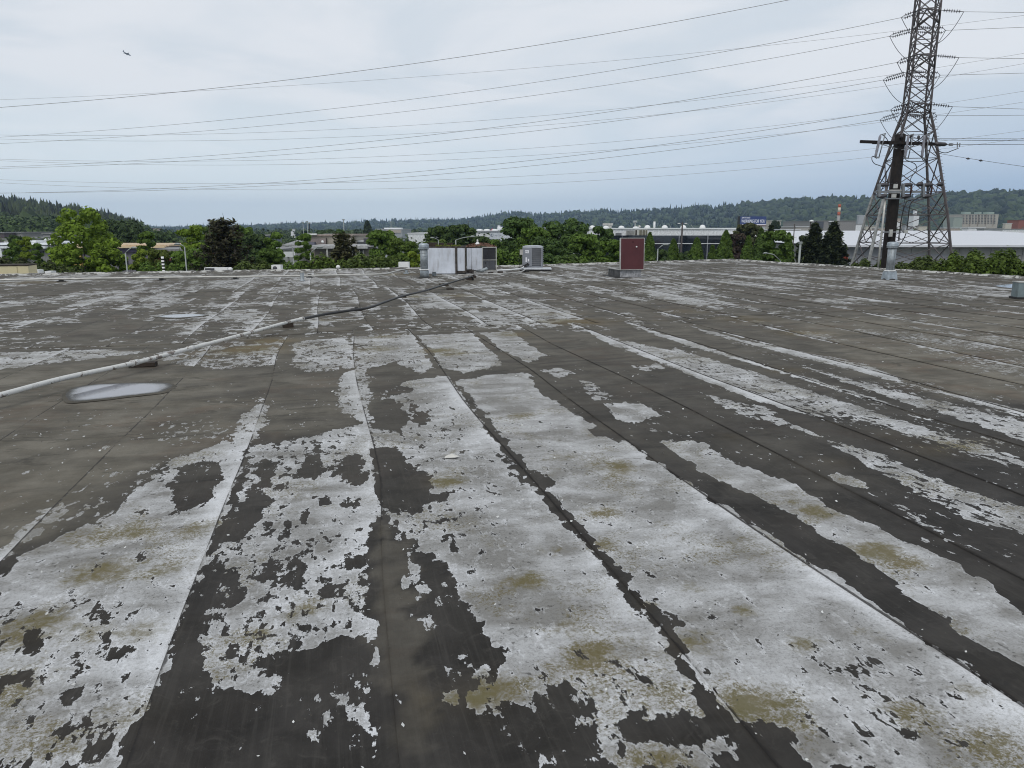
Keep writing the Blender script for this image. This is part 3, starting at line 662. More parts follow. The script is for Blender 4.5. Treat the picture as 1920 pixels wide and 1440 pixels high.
one('refrigerant_line', cu, Mblack, lambda m: (m.tube([(-.18, -wc/2-.02, .16), (-.24, -wc/2-.08, .12), (-.4, -wc/2-.1, .03), (-.55, -wc/2-.08, -.02)], .028, 8), m.tube([(-.14, -wc/2-.02, .12), (-.2, -wc/2-.1, .06), (-.4, -wc/2-.13, .01), (-.6, -wc/2-.12, -.03)], .02, 8)))
pad = empty('equipment_pad', G(985, 508.5, .010), math.radians(-1), 'low white topped pad with black sleeper underneath, below the grey condenser', 'equipment pad')
one('top_slab', pad, mat('pad_top', (.55, .57, .60), .6), lambda m: panel_box(m, -.12, 1.02, .02, 1.06, .065, .10)); one('sleeper', pad, Mblack, lambda m: panel_box(m, -.02, .97, .05, 1.0, .0, .065))
tag(one('wood_sleeper', None, Mblack, lambda m: m.box((0, 0, .04), (.34, .2, .08)), G(983, 510, .012)), 'black block sticking out left of the condenser pad', 'wood block')
# ---- roof hatch with raised red lid
hz = empty('roof_hatch', G(1163, 520, .012), math.radians(12), 'open roof hatch with raised dark red lid on a grey metal curb', 'roof hatch')
Mcurb = mat('streaked_curb', (.36, .36, .37), .6, .1, var=.4, sc=7, dirt=.6, dirtcol=(.10, .10, .10))
cw, cdp, chh = .74, 1.25, .24
M2 = mat('dark_curb_side', (.06, .06, .06), .7, var=.6, sc=3, dirt=.5, dirtcol=(.25, .25, .25))  # left curb wall, much darker than the other three
def curb(m):
    for x0, x1, y0, y1 in ((0, cw, 0, .04), (0, cw, cdp-.04, cdp), (cw-.04, cw, .04, cdp-.04)): panel_box(m, x0, x1, y0, y1, 0, chh)
one('curb_wall', hz, Mcurb, curb); one('curb_wall', hz, M2, lambda m: panel_box(m, 0, .04, .0405, cdp-.0405, 0, chh))
one('curb_cap', hz, Malu, lambda m: [panel_box(m, *q, chh, chh+.025) for q in ((-.03, cw+.03, -.03, .05), (-.03, cw+.03, cdp-.05, cdp+.03), (-.03, .05, .0505, cdp-.0505), (cw-.05, cw+.03, .0505, cdp-.0505))])
tilt = Matrix.Rotation(math.radians(-3), 3, 'X')
def lidbox(m, x0, x1, z0, z1, y0, y1, piv=Vector((0, -.05, chh+.01))):
    c = Vector(((x0+x1)/2, (y0+y1)/2, (z0+z1)/2)); hx, hy, hz_ = (x1-x0)/2, (y1-y0)/2, (z1-z0)/2
    vv = [piv+tilt @ (c+Vector((sx*hx, sy*hy, sz*hz_))) for sz in (-1, 1) for sx, sy in ((-1, -1), (1, -1), (1, 1), (-1, 1))]
    m.add(vv, [(3, 2, 1, 0), (4, 5, 6, 7), (0, 1, 5, 4), (1, 2, 6, 5), (2, 3, 7, 6), (3, 0, 4, 7)])
lw, lh = .82, 1.04
one('lid', hz, Mred, lambda m: lidbox(m, -.03, lw-.03, 0.01, lh, -.045, .0))
one('lid_edge', hz, Malu, lambda m: (lidbox(m, -.05, -.028, 0, lh+.02, -.05, .03), lidbox(m, lw-.032, lw-.014, 0, lh+.02, -.05, .03), lidbox(m, -.028, lw-.032, lh, lh+.02, -.05, .03), lidbox(m, -.028, lw-.032, -.005, .012, -.05, .03)))
one('lid_insert', hz, mat('white_spot', (.8, .78, .76)), lambda m: m.tube([Vector((.50, -.105, chh+.775)), Vector((.50, -.135, chh+.775))], .026, 14))
one('lid_insert', hz, mat('dark_spot', (.05, .012, .016)), lambda m: lidbox(m, .36, .43, .90, .94, -.049, -.045))
for hx_ in (.06, cw-.06): one('hinge', hz, Mgalv2, lambda m: m.bar((hx_, -.03, chh-.02), (hx_, -.03, chh+.06), .03))
one('tar_flashing', hz, Mblack, lambda m: [m.box((x, y, .003), (w, d, .012)) for x, y, w, d in ((cw/2, -.10, cw+.5, .2), (-.12, cdp/2, .24, cdp+.2))])
# ---- gas line across the roof
def along(pts, z):
    return [Vector((*G(x, y, z).xy, z)) for x, y in pts]
def smooth(pts, n=6):
    out = []
    for i in range(len(pts)-1):
        p0 = pts[max(i-1, 0)]; p1 = pts[i]; p2 = pts[i+1]; p3 = pts[min(i+2, len(pts)-1)]
        for j in range(n):
            t = j/n; out.append(.5*((2*p1)+(-p0+p2)*t+(2*p0-5*p1+4*p2-p3)*t*t+(-p0+3*p1-3*p2+p3)*t**3))
    return out+[pts[-1]]
gp = empty('gas_pipe', G(300, 672, .1), 0, 'long gas pipe crossing the roof, white flaking paint near, black farther off', 'pipe')
def topl(o_, pts): return [p-o_.location for p in pts]
pz = .13
white_run = smooth(along([(-420, 842), (-150, 778), (0, 741), (120, 709), (250, 681), (358, 653), (450, 629), (540, 604), (566, 598)], pz))
black_run = smooth(along([(566, 598), (610, 589), (650, 583), (690, 577), (722, 566), (752, 556), (800, 544), (838, 532), (882, 519)], pz))
one('pipe_run', gp, Mpipe, lambda m: m.tube(topl(gp, white_run), .026, 12)); one('pipe_run', gp, Mpblack, lambda m: m.tube(topl(gp, black_run), .025, 10))
gp.children[1]['label'] = 'black far stretch of the pipe'
for x, y in ((253, 680), (358, 653), (-20, 746), (566, 598)):
    c = along([(x, y)], pz)[0]; d = (along([(x+20, y-5)], pz)[0]-c).normalized()
    one('coupling', gp, Mpipe, lambda m: (m.tube([c-gp.location-d*.045, c-gp.location+d*.045], .033, 12), m.tube([c-gp.location-d*.055, c-gp.location-d*.042], .036, 12)))
one('end_elbow', gp, Mpblack, lambda m: m.tube(topl(gp, [black_run[-1], black_run[-1]+Vector((.06, .08, -.01)), black_run[-1]+Vector((.07, .12, -.05)), black_run[-1]+Vector((.07, .13, -.11))]), .03, 8))
BL = [(268, 686, .30, .12, .045, -.1, 'flat dark wood block under the gas pipe beside the large puddle'), (540, 613, .17, .12, .085, .1, 'dark square block under the gas pipe where its white paint ends'),
      (668, 583, .20, .12, .05, .1, 'dark block under the first black stretch of the gas pipe'), (754, 558, .18, .12, .05, .1, 'dark block under the gas pipe halfway along its black stretch'),
      (832, 536, .26, .12, .05, 0, 'flat dark block under the gas pipe short of its far end'), (880, 525, .17, .12, .10, 0, 'cube block nearest the end of the gas pipe'), (888, 521, .15, .12, .08, 0, 'block touching the far elbow of the gas pipe')]
for x, y, w, d, h, rz, lab in BL:
    b = empty('pipe_block', G(x, y, .012), .3+rz, lab, 'pipe block', 'blocks carrying the gas pipe')
    one('block', b, Mwood, lambda m: m.box((0, 0, h/2), (w, d, h)))
    one('strap', b, Mblack, lambda m: (m.box((0, 0, h+.012), (.05, d*.8, .024)),))
tag(one('wood_scrap', None, Mwood, lambda m: m.box((0, 0, .02), (.2, .05, .035), .1), G(844, 543, .012)), 'short dark stick lying loose on the roof beyond the pipe', 'wood scrap')
# ---- second pipe along the far edge
ep = empty('edge_pipe', G(300, 520, .1), 0, 'thin white pipe on short stands running along the far left roof edge', 'pipe')
run2 = smooth(along([(-260, 532), (0, 525), (260, 521), (540, 517.5), (640, 515.5), (716, 514), (737, 510), (757, 505.5), (775, 504.5), (797, 505)], .16))
one('pipe_run', ep, Malu, lambda m: m.tube(topl(ep, run2), .028, 8))
for x, y in ((115, 528), (303, 525.5), (441, 523.5), (581, 520.5), (762, 513)):
    c = G(x, y, .012); one('stand', ep, Mblack if x not in (762,) else Mgalv, lambda m: (m.box(c-ep.location+Vector((0, 0, .06)), (.09, .12, .12)), m.box(c-ep.location+Vector((0, 0, .01)), (.2, .16, .025))))
st = empty('stub_vent', G(567, 527, .012), 0, 'short lead sleeved stub pipe standing beside the thin edge pipe', 'vent pipe')
one('sleeve', st, Mgalv2, lambda m: m.lathe([(.10, 0), (.06, .03), (.055, .26), (.05, .27)], n=14)); one('cap', st, Malu, lambda m: m.lathe([(.06, .255), (.062, .29), (.01, .30)], n=14))
rp_ = empty('condenser_pipe', G(940, 508, .1), 0, 'pair of thin white pipes running from the coil unit to the grey condenser', 'pipe')
r3 = along([(932, 507), (960, 505.5), (978, 503), (983, 498)], .14); r4 = along([(912, 514), (950, 512.5), (975, 510), (985, 505.5)], .10)
one('pipe_run', rp_, Mwhite2, lambda m: m.tube(topl(rp_, smooth(r3)), .028, 8)); one('pipe_run', rp_, Malu, lambda m: m.tube(topl(rp_, smooth(r4)), .022, 8))
for x, y, lab in ((920, 515, 'dark block under the thin pipes, nearest the coil unit'), (938, 513.5, 'dark block under the middle of the thin pipes'), (955, 514, 'dark block under the thin pipes, nearest the condenser pad')):
    tag(one('pipe_block', None, Mwood, lambda m: m.box((0, 0, .045), (.2, .14, .09)), G(x, y, .012), .1), lab, 'pipe block', 'blocks carrying the thin condenser pipes')
# ---- box at the right
bx = empty('junction_box', G(1919, 561, .012), math.radians(-8), 'grey steel box on a dark footing at the right edge of the roof', 'equipment box')
one('housing', bx, mat('blue_grey_steel', (.20, .25, .26), .55, .2, dirt=.3), lambda m: m.box((0.03, .14, .21), (.34, .30, .34))); one('lid', bx, Malu, lambda m: m.box((.03, .14, .39), (.37, .33, .02))); one('footing', bx, Mblack, lambda m: m.box((.03, .14, .02), (.38, .36, .05)))
tag(one('paint_chip', None, mat('bright_chip', (.62, .60, .55)), lambda m: m.add([(-.05, -.02, .004), (.03, -.035, .012), (.055, .01, .006), (.0, .035, .02), (-.045, .02, .006)], [(0, 1, 2, 3, 4)]), G(847, 858, .012)), 'loose pale flake of coating lying in the white strip', 'debris')
# ---- puddles
def puddle_mat():
    t = NT('puddle_water', .04, 0, .5); t.b.inputs['IOR'].default_value = 1.33
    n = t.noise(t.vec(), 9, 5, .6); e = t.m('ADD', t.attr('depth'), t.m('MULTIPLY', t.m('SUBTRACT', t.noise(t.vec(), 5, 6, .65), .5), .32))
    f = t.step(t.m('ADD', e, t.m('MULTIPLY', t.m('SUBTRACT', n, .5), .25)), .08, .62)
    c = t.mix(f, (.06, .056, .05), (.25, .255, .28))  # pale centre: sediment film, with sky reflection also painted into the colour
    r = t.m('ADD', t.step(n, .3, .8, .03, .10), t.step(e, .04, .34, .35, 0)) 
    t.l(t.step(e, .06, .38, .08, .5), t.b.inputs['Specular IOR Level'])
    return t.out(c, r)
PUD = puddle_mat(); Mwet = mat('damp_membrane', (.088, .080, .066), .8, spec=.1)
def puddle(outline, lab, z=.022):
    pts = [G(x, y, z) for x, y in outline]; c = sum(pts, Vector())/len(pts); sm = smooth(pts+[pts[0]], 6)[:-1]; n = len(sm); r = random.Random(len(lab))
    V = [c]; F = []; D = [1.0]; rings = (.25, .5, .72, .9, 1.0, 1.0)
    wob = [r.uniform(.98, 1.02) for _ in sm]
    for ri, k in enumerate(rings):
        for i, p in enumerate(sm):
            q = c+(p-c)*k*(wob[i] if ri > 2 else 1); 
            if ri == 5: q = c+(p-c)*1.08*wob[i]+Vector((0, 0, -.009))
            V.append(q); D.append(max(0, 1-k) if ri < 5 else 0)
    for i in range(n): F.append((0, 1+i, 1+(i+1) % n))
    for ri in range(len(rings)-1):
        for i in range(n):
            a = 1+ri*n+i; b = 1+ri*n+(i+1) % n; F.append((a, a+n, b+n, b))
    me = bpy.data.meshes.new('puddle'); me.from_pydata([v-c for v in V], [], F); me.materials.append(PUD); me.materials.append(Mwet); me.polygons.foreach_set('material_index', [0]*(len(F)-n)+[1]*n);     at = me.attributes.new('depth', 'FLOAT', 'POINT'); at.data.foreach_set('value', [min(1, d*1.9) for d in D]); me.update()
    o = link('puddle', me, None, c); tag(o, lab, 'puddle'); return o
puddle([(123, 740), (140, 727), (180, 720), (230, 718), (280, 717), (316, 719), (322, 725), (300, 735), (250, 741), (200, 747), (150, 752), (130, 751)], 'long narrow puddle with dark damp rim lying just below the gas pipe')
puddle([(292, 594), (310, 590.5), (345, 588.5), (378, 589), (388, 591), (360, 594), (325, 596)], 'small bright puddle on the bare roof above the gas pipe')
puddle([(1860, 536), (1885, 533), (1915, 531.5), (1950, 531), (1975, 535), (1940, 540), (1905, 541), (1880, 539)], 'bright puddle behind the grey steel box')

# ---- loose grit and curled flakes of coating lying about
def litter(name, n, mt, smin, smax, t0, t1, curl, seed):
    r = np.random.default_rng(seed); t = t0+(t1-t0)*r.uniform(0, 1, n)**1.5; s = r.uniform(-.62, .62, n)*(t+1)+t*.22
    sz = r.uniform(smin, smax, n)*(.6+.25*t); a = r.uniform(0, 6.28, n); C = np.stack([s, t, np.full(n, .021)], 1)
    A = np.stack([np.cos(a), np.sin(a), r.uniform(-.1, curl, n)], 1)*sz[:, None]; B = np.stack([-np.sin(a), np.cos(a), r.uniform(-.1, curl, n)], 1)*(sz*r.uniform(.35, .9, n))[:, None]
    V = np.stack([C-A, C-B*.9, C+A+[0, 0, .002], C+B], 1).reshape(-1, 3)
    o = link(name, np_mesh(name, V, np.arange(n*4).reshape(n, 4), mt)); o.rotation_euler.z = RA; tag(o, kind='stuff')
litter('paint_flakes', 420, mat('flake_white', (.55, .55, .53)), .0025, .007, .8, 8, .5, 3)
litter('grit', 900, mat('grit_dark', (.05, .045, .035)), .0015, .0045, .8, 7, .4, 4)
# ================================================================ GROUND, TOWER, WIRES, PLANTS, BUILDINGS
GZ = -8.0
def ground_mat():
    t = NT('valley_floor', .95); co = t.vec()
    a = t.noise(co, .012, 5, .6); b = t.noise(co, .15, 4, .6)
    c = t.mix(t.step(a, .42, .56), (.055, .075, .03), (.13, .128, .12)); c = t.mix(t.m('MULTIPLY', t.step(b, .4, .7), .4), c, (.05, .06, .03))
    return t.out(c)
mg = MB(); mg.add([(-4500, -300, GZ), (4500, -300, GZ), (4500, 6000, GZ), (-4500, 6000, GZ)], [(0, 1, 2, 3)])
tag(mg.build('ground', ground_mat()), kind='structure')
# ---- hills
def hill_mat():
    t = NT('wooded_slope', .95); n = t.noise(t.vec(), .02, 5)
    return t.out(t.mix(n, (.02, .035, .016), (.04, .06, .025)))
HM = hill_mat()
def leafmat(name, sc=1.2, sss=.0, lo=.6, hi=1.7):
    t = NT(name, .75, 0, .25); oi = t.n('ShaderNodeObjectInfo'); geo = t.n('ShaderNodeNewGeometry')
    n = t.noise(t.vec(space='Object'), sc, 4, .6)
    f = t.m('ADD', t.m('MULTIPLY', n, .9), t.m('MULTIPLY', geo.outputs['Random Per Island'], .55))
    v = t.step(f, .35, 1.05, lo, hi)
    m = t.n('ShaderNodeVectorMath'); m.operation = 'SCALE'; t.l(oi.outputs['Color'], m.inputs[0]); t.l(v, m.inputs['Scale'])
    y = t.mix(t.m('MULTIPLY', geo.outputs['Random Per Island'], .35), m.outputs[0], (.13, .16, .03))
    t.out(y)
    t.b.inputs['Transmission Weight'].default_value = 0
    # thin leaves let some light through
    tr = t.n('ShaderNodeBsdfTranslucent'); t.l(y, tr.inputs[0]); ms = t.n('ShaderNodeMixShader'); ms.inputs[0].default_value = sss
    out = [q for q in t.t.nodes if q.type == 'OUTPUT_MATERIAL'][0]
    t.l(t.b.outputs[0], ms.inputs[1]); t.l(tr.outputs[0], ms.inputs[2]); t.l(ms.outputs[0], out.inputs[0])
    return t.mat
LEAF = leafmat('leaves', 1.0, .3); NEEDLE = leafmat('needles', 1.3, .1, .5, 1.35); FAR = leafmat('far_canopy', .05, 0, .45, 1.5); LEAFFAR = leafmat('far_leaves', .08, .15, .5, 1.6)
BARK = mat('bark', (.09, .07, .055), .95, var=.3, sc=4)
def quads(C, N, sx, sy, r):
    """one leaf-sized rhombus per point, facing roughly along N"""
    n = len(C); A = r.normal(size=(n, 3)); A -= (A*N).sum(1)[:, None]*N; A /= np.linalg.norm(A, axis=1)[:, None]+1e-9; B = np.cross(N, A)
    k = r.uniform(.6, 1.3, n)[:, None]
    V = np.stack([C-A*sx*k, C-B*sy*k, C+A*sx*k, C+B*sy*k], 1).reshape(-1, 3)
    return V, np.arange(n*4).reshape(n, 4)
def lobes_pts(lobes, n, r, inner=.5, up=.35):
    L = np.array(lobes, float); w = (L[:, 3]*L[:, 4]); w /= w.sum(); idx = r.choice(len(L), n, p=w)
    d = r.normal(size=(n, 3)); d /= np.linalg.norm(d, axis=1)[:, None]
    bump = .78+.42*vnoise(d[:, 0]*3+idx*5, d[:, 1]*3+d[:, 2]*2.3+idx, 3)
    rad = r.uniform(inner, 1.0, n)**.6*bump
    C = L[idx, :3]+d*rad[:, None]*np.stack([L[idx, 3], L[idx, 3], L[idx, 4]], 1)
    N = d+r.normal(size=(n, 3))*.5; N[:, 2] += up
    return C, N
def crown_pts(kind, seed, W, H):
    """leaf positions in metres for a tree W wide and H tall"""
    r = np.random.default_rng(seed*31+len(kind)); asp = (.9, .62)
    if kind in ('broad', 'round', 'open', 'young'):
        nl = {'broad': 60, 'round': 48, 'open': 64, 'young': 56}[kind]; lob = []
        for i in range(nl):
            h = (i+.5)/nl*.70+.22+r.uniform(-.02, .02); a = i*2.4+r.uniform(-.6, .6)
            if kind == 'young': w = .36*(1.02-h)**.6+.03; s = r.uniform(.07, .13)
            elif kind == 'open': w = .40*math.sin(math.pi*min(1, (h-.02)/1.02))**.7*(1.1 if h < .5 else .85); s = r.uniform(.075, .125)
            else: w = .34*math.sin(math.pi*min(1, (h-.02)/1.0))**.55; s = r.uniform(.09, .16)
            q = w*math.sqrt(r.uniform(.2, 1)); rz = s*W/H*r.uniform(.65, .9)
            lob.append((q*math.cos(a), q*math.sin(a), min(h, 1-rz*.8), s, rz))
        C, N = lobes_pts(lob, 100000 and {'broad': 11000, 'round': 10000, 'open': 13000, 'young': 6500}[kind], r)
    elif kind == 'cone':
        n = 8000; h = r.uniform(0, 1, n)**.85; a = r.uniform(0, 2*np.pi, n); R = .46*np.clip(1-h, 0, 1)**.6*np.clip(h*9, .3, 1)
        R *= .74+.44*vnoise(a*2.6, h*11, seed); rad = R*r.uniform(.45, 1, n)**.5
        C = np.stack([rad*np.cos(a), rad*np.sin(a), .06+h*.94], 1); N = np.stack([np.cos(a), np.sin(a), .6+0*a], 1)+r.normal(size=(n, 3))*.5
    elif kind in ('fir', 'pine', 'highfir'):
        Cs = []; tiers = 18 if kind == 'fir' else 15; asp = (1.5, .5)
        for i in range(tiers):
            hh = .12+.86*i/tiers if kind == 'fir' else (.30+.66*i/tiers if kind == 'pine' else .56+.42*i/tiers); L0 = (.5*(1-i/tiers)**.8+.03) if kind in ('fir', 'highfir') else .50*math.sin(math.pi*min(1, .34+.62*i/tiers))**.6
            nb = int(13-6*i/tiers)
            for b in range(nb):
                a = 6.283*b/nb+r.uniform(-.4, .4); ln = L0*r.uniform(.5, 1.12); m = int(75*ln/.4)+12
                u = r.uniform(.1, 1, m); sw = r.normal(size=m)*.04*(1.25-u); rise = (-.12*u*ln if kind != 'pine' else .24*u*u*ln)*W/H; x = u*ln
                Cs.append(np.stack([x*math.cos(a)-sw*math.sin(a), x*math.sin(a)+sw*math.cos(a), hh+rise+r.normal(size=m)*.012], 1))
        C = np.concatenate(Cs); N = r.normal(size=C.shape)*.5; N[:, 2] += 1
    elif kind == 'poplar':
        n = 3000; h = r.uniform(0, 1, n); a = r.uniform(0, 6.28, n); R = .46*np.sin(np.pi*np.clip(h*.9+.1, 0, 1))**.5*r.uniform(.5, 1, n)**.5
        C = np.stack([R*np.cos(a), R*np.sin(a), .04+h*.96], 1); N = np.stack([np.cos(a), np.sin(a), .3+0*a], 1)+r.normal(size=(n, 3))*.4
    elif kind == 'bush':
        lob = []
        for i in range(46):
            x = r.uniform(-.42, .42); edge = math.sqrt(max(0, 1-(x/.5)**2)); rz = r.uniform(.35, .75)/H
            z = 1-rz-(1-edge)*1.6/H-r.uniform(0, 1)**1.3*3.0/H
            lob.append((x, r.uniform(-.25, .25), z, r.uniform(.07, .13), rz))
        C, N = lobes_pts(lob, 9000, r, up=.5)
    if kind != 'bush': C[:, :2] /= np.percentile(np.abs(C[:, 0]), 98)*2
    C[:, 2] /= np.percentile(C[:, 2], 99.6)
    C = C*np.array([W, W, H]); N = N/(np.linalg.norm(N, axis=1)[:, None]+1e-9)
    return C, N, asp, r
def trunk_mesh(kind, seed):
    r = random.Random(seed); m = MB()
    top = {'fir': .97, 'highfir': .97, 'pine': .9, 'cone': .8, 'poplar': .8}.get(kind, .80); rb = .022
    pts = [(r.uniform(-.012, .012), r.uniform(-.012, .012), z*top) for z in (0, .15, .3, .5, .7, .85, 1)]
    m.tube(pts, [rb*1.3, rb, rb*.9, rb*.7, rb*.5, rb*.3, rb*.1], 7)
    for i in range(4 if kind in ('cone', 'poplar') else 11):
        z = r.uniform(.3, .72)*top; a = r.uniform(0, 6.28); l = r.uniform(.18, .36) if kind not in ('cone', 'poplar') else .1; u = .35 if kind not in ('fir', 'highfir') else .02; z = z if kind != 'highfir' else r.uniform(.6, .9)
        b = Vector((0, 0, z)); e = b+Vector((math.cos(a)*l, math.sin(a)*l, l*u)); k = b.lerp(e, .5)+Vector((0, 0, -.01))
        m.tube([b, k, e], [rb*.5, rb*.35, rb*.1], 5)
    return m.mesh('trunk', BARK)
_cm = {}
def tree(px, ytop, depth, kind, col, wpx, label, group=None, seed=0, cat='tree', name=None, base=GZ, n=1.0):
    """px: where its middle stands, ytop: where its tip reaches, wpx: how wide its crown is, at that distance"""
    H = P(px, ytop, depth).z-base; W = wpx*depth/FPX; x = P(px, 430, depth).x
    C, N, asp, r = crown_pts(kind, seed, W, H)
    if n < 1: k = r.uniform(size=len(C)) < n; C = C[k]; N = N[k]
    ls = max(.0026*depth, .10)*(1.0 if n == 1 else 1.5)
    V, F = quads(C, N, ls*asp[0], ls*asp[1], r)
    o = empty(name or {'fir': 'fir_tree', 'highfir': 'fir_tree', 'pine': 'pine_tree', 'cone': 'cone_tree', 'poplar': 'poplar_tree', 'bush': 'shrub'}.get(kind, 'leafy_tree'), (x, depth, base), 0, label, cat, group)
    c = link('foliage' if kind == 'bush' else 'crown', np_mesh('crown', V, F, NEEDLE if kind in ('fir', 'pine', 'highfir') else LEAF), o); c.color = (*col, 1)
    if kind != 'bush':
        if (kind, seed % 3) not in _cm: _cm[(kind, seed % 3)] = trunk_mesh(kind, seed)
        t = link('trunk', _cm[(kind, seed % 3)], o); t.scale = (W, W, H)
    return o
LG, MG, DG, YG, CG, BR, PU = (.15, .23, .022), (.092, .160, .026), (.042, .075, .026), (.17, .23, .025), (.072, .128, .022), (.072, .068, .038), (.045, .022, .03)
DK = (.022, .036, .022)
tree(152, 393, 56, 'open', LG, 128, 'tall bright green spreading tree standing before the wooded hill at far left', seed=1)
tree(112, 462, 54, 'broad', LG, 70, 'low bright green tree at the left foot of the tall spreading tree', seed=2)
tree(196, 452, 55, 'broad', LG, 66, 'low bright green tree at the right foot of the tall spreading tree', seed=3)
tree(8, 470, 60, 'young', MG, 26, 'slim young tree at the left edge before the white flat roof', 'young trees before the white flat roof', seed=1)
tree(22, 450, 62, 'young', MG, 26, 'slim young tree second from the left edge before the white flat roof', 'young trees before the white flat roof', seed=2)
tree(44, 446, 60, 'young', YG, 30, 'young tree with yellowish top before the white flat roof', 'young trees before the white flat roof', seed=0)
tree(64, 458, 58, 'young', MG, 26, 'slim young tree nearest the white pillar of the flat roofed building', 'young trees before the white flat roof', seed=1)
tree(254, 470, 52, 'young', YG, 44, 'small yellow tipped tree beside the curved lamp post', seed=2)
tree(272, 436, 60, 'young', MG, 46, 'green young tree behind the small yellow tipped tree', seed=1)
tree(292, 470, 56, 'broad', (.10, .13, .025), 46, 'low tree with yellow patches right of the yellow tipped tree', seed=1)
tree(360, 425, 60, 'young', LG, 66, 'bright green upright tree left of the dark red-brown pine', seed=0)
tree(345, 470, 57, 'broad', MG, 78, 'low dark green tree under the bright green upright tree', seed=2)
tree(418, 414, 52, 'pine', (.045, .034, .030), 92, 'dark red-brown pine with ragged layered crown', seed=0)
tree(400, 428, 75, 'round', DG, 48, 'dark round tree close behind the red-brown pine on its left', seed=1)
tree(456, 425, 85, 'round', MG, 46, 'round green tree rising behind the right shoulder of the red-brown pine', seed=2)
tree(478, 441, 84, 'broad', DG, 50, 'lower green tree right of the round one behind the pine', seed=1)
tree(508, 438, 55, 'young', MG, 52, 'feathery green tree between the pine and the white sign board', seed=2)
tree(506, 468, 54, 'broad', CG, 56, 'low dense tree at the foot of the feathery green tree', seed=0)
tree(568, 440, 58, 'young', MG, 44, 'feathery green tree covering the left end of the tan building', seed=1)
tree(641, 441, 50, 'pine', (.065, .058, .034), 62, 'thin olive brown conifer in front of the tan building', seed=1)
tree(716, 434, 66, 'broad', MG, 62, 'full green tree right of the building with the square windows', seed=0)
tree(757, 450, 56, 'round', (.085, .135, .022), 66, 'lighter green tree just left of the spiral duct vent', seed=1)
tree(778, 474, 52, 'round', YG, 40, 'yellow green tree low behind the spiral duct vent', seed=2)
tree(828, 427, 98, 'broad', (.045, .08, .022), 62, 'dark green tree behind the white air handler, left one', seed=1)
tree(862, 423, 95, 'round', (.045, .08, .022), 60, 'dark green tree behind the white air handler, right one', seed=0)
tree(820, 452, 80, 'broad', (.08, .12, .025), 50, 'pale green low tree seen over the wood blocks', seed=2)
tree(905, 446, 80, 'broad', DG, 44, 'small dark tree in front of the white tank with the round emblem', seed=1)
tree(936, 452, 70, 'round', MG, 46, 'green tree below the white tank with the round emblem', seed=2)
tree(974, 410, 64, 'broad', (.056, .105, .028), 78, 'tall dark green tree directly behind the grey condenser', seed=0)
tree(1004, 428, 62, 'broad', MG, 66, 'green tree filling the gap between the two tallest behind the condenser', seed=1)
tree(1058, 414, 62, 'broad', (.056, .105, .028), 92, 'tall dark green tree between the condenser and the red hatch lid', seed=2)
tree(1028, 448, 52, 'round', (.05, .095, .026), 84, 'rounded lower tree right of the condenser', seed=1)
tree(1096, 440, 56, 'broad', MG, 70, 'mid height tree left of the red hatch lid, taller of the two beside it', seed=0)
tree(1130, 427, 66, 'round', (.045, .09, .024), 50, 'tree whose top touches the white long building above the hatch curb', seed=2)
tree(1150, 452, 54, 'broad', MG, 62, 'bushy tree half hidden by the red hatch lid', seed=1)
tree(955, 470, 50, 'bush', MG, 90, 'green shrub mass behind the coil unit', cat='shrub', seed=1)
for i, (x, y, d, w, lb) in enumerate(((1219, 438, 72, 38, 'cone shaped tree just right of the red hatch lid'), (1264, 450, 72, 42, 'cone shaped tree right of the curved lamp post by the red lid'), (1308, 448, 72, 50, 'cone shaped tree midway along the dark glass front'),
    (1362, 434, 70, 54, 'tallest cone shaped tree in the row, at the end of the white building'), (1405, 444, 68, 42, 'cone shaped tree before the dark purple tree'), (1338, 462, 74, 32, 'short cone shaped tree between the two widest in the row'), (1480, 438, 82, 34, 'cone shaped tree at the right end of the green row'))):
    tree(x, y, d, 'cone', CG, w, lb, 'row of cone shaped trees', seed=i)
tree(1240, 470, 80, 'broad', DG, 44, 'dark tree behind the curved lamp post by the red lid', seed=1)
tree(1286, 474, 80, 'broad', DG, 40, 'dark low tree filling the gap before the dark glass front', seed=2)
tree(1384, 440, 92, 'round', PU, 44, 'dark purple leaved tree at the end of the white building', seed=0)
tree(1402, 421, 96, 'broad', (.060, .062, .034), 52, 'brownish green tree under the billboard', seed=1)
tree(1428, 430, 84, 'cone', (.06, .11, .022), 38, 'green pointed tree right of the brownish tree under the billboard', seed=2)
tree(1456, 434, 64, 'round', CG, 62, 'big round topped green tree behind the drooping lamp arm', seed=0)
tree(1446, 425, 120, 'fir', DK, 16, 'small dark spire tree right of the billboard', seed=1)
tree(1454, 416, 300, 'round', (.03, .05, .028), 14, 'dark round tree in front of the ribbed silo building', seed=1)
tree(1528, 421, 80, 'highfir', (.022, .032, .021), 46, 'dark conifer right of the globe lamp pole, left of a pair', seed=2)
tree(1564, 420, 78, 'highfir', (.024, .034, .022), 50, 'dark conifer nearest the transmission tower', seed=0)
tree(1512, 444, 84, 'round', (.03, .042, .024), 34, 'dark round tree at the foot of the paired conifers', seed=2)
tree(689, 416, 300, 'poplar', (.016, .028, .018), 14, 'narrow dark column tree against the far blue hills', seed=0)
tree(638, 432, 260, 'round', MG, 14, 'tiny round green tree above the tan building roof', seed=1)
tree(610, 433, 280, 'broad', DG, 40, 'low dark tree line clump above the tan building roof', seed=2)
tree(28, 443, 115, 'round', DG, 26, 'dark round tree before the grey gable far left', seed=1)
tree(222, 415, 150, 'broad', (.032, .058, .024), 96, 'large dark green tree on the slope right of the tall bright tree', seed=1)
tree(242, 428, 140, 'round', (.036, .064, .025), 44, 'dark green tree at the toe of the wooded hill', seed=2)
tree(300, 436, 200, 'broad', DG, 60, 'dark tree group above the cream fascia building', seed=0)
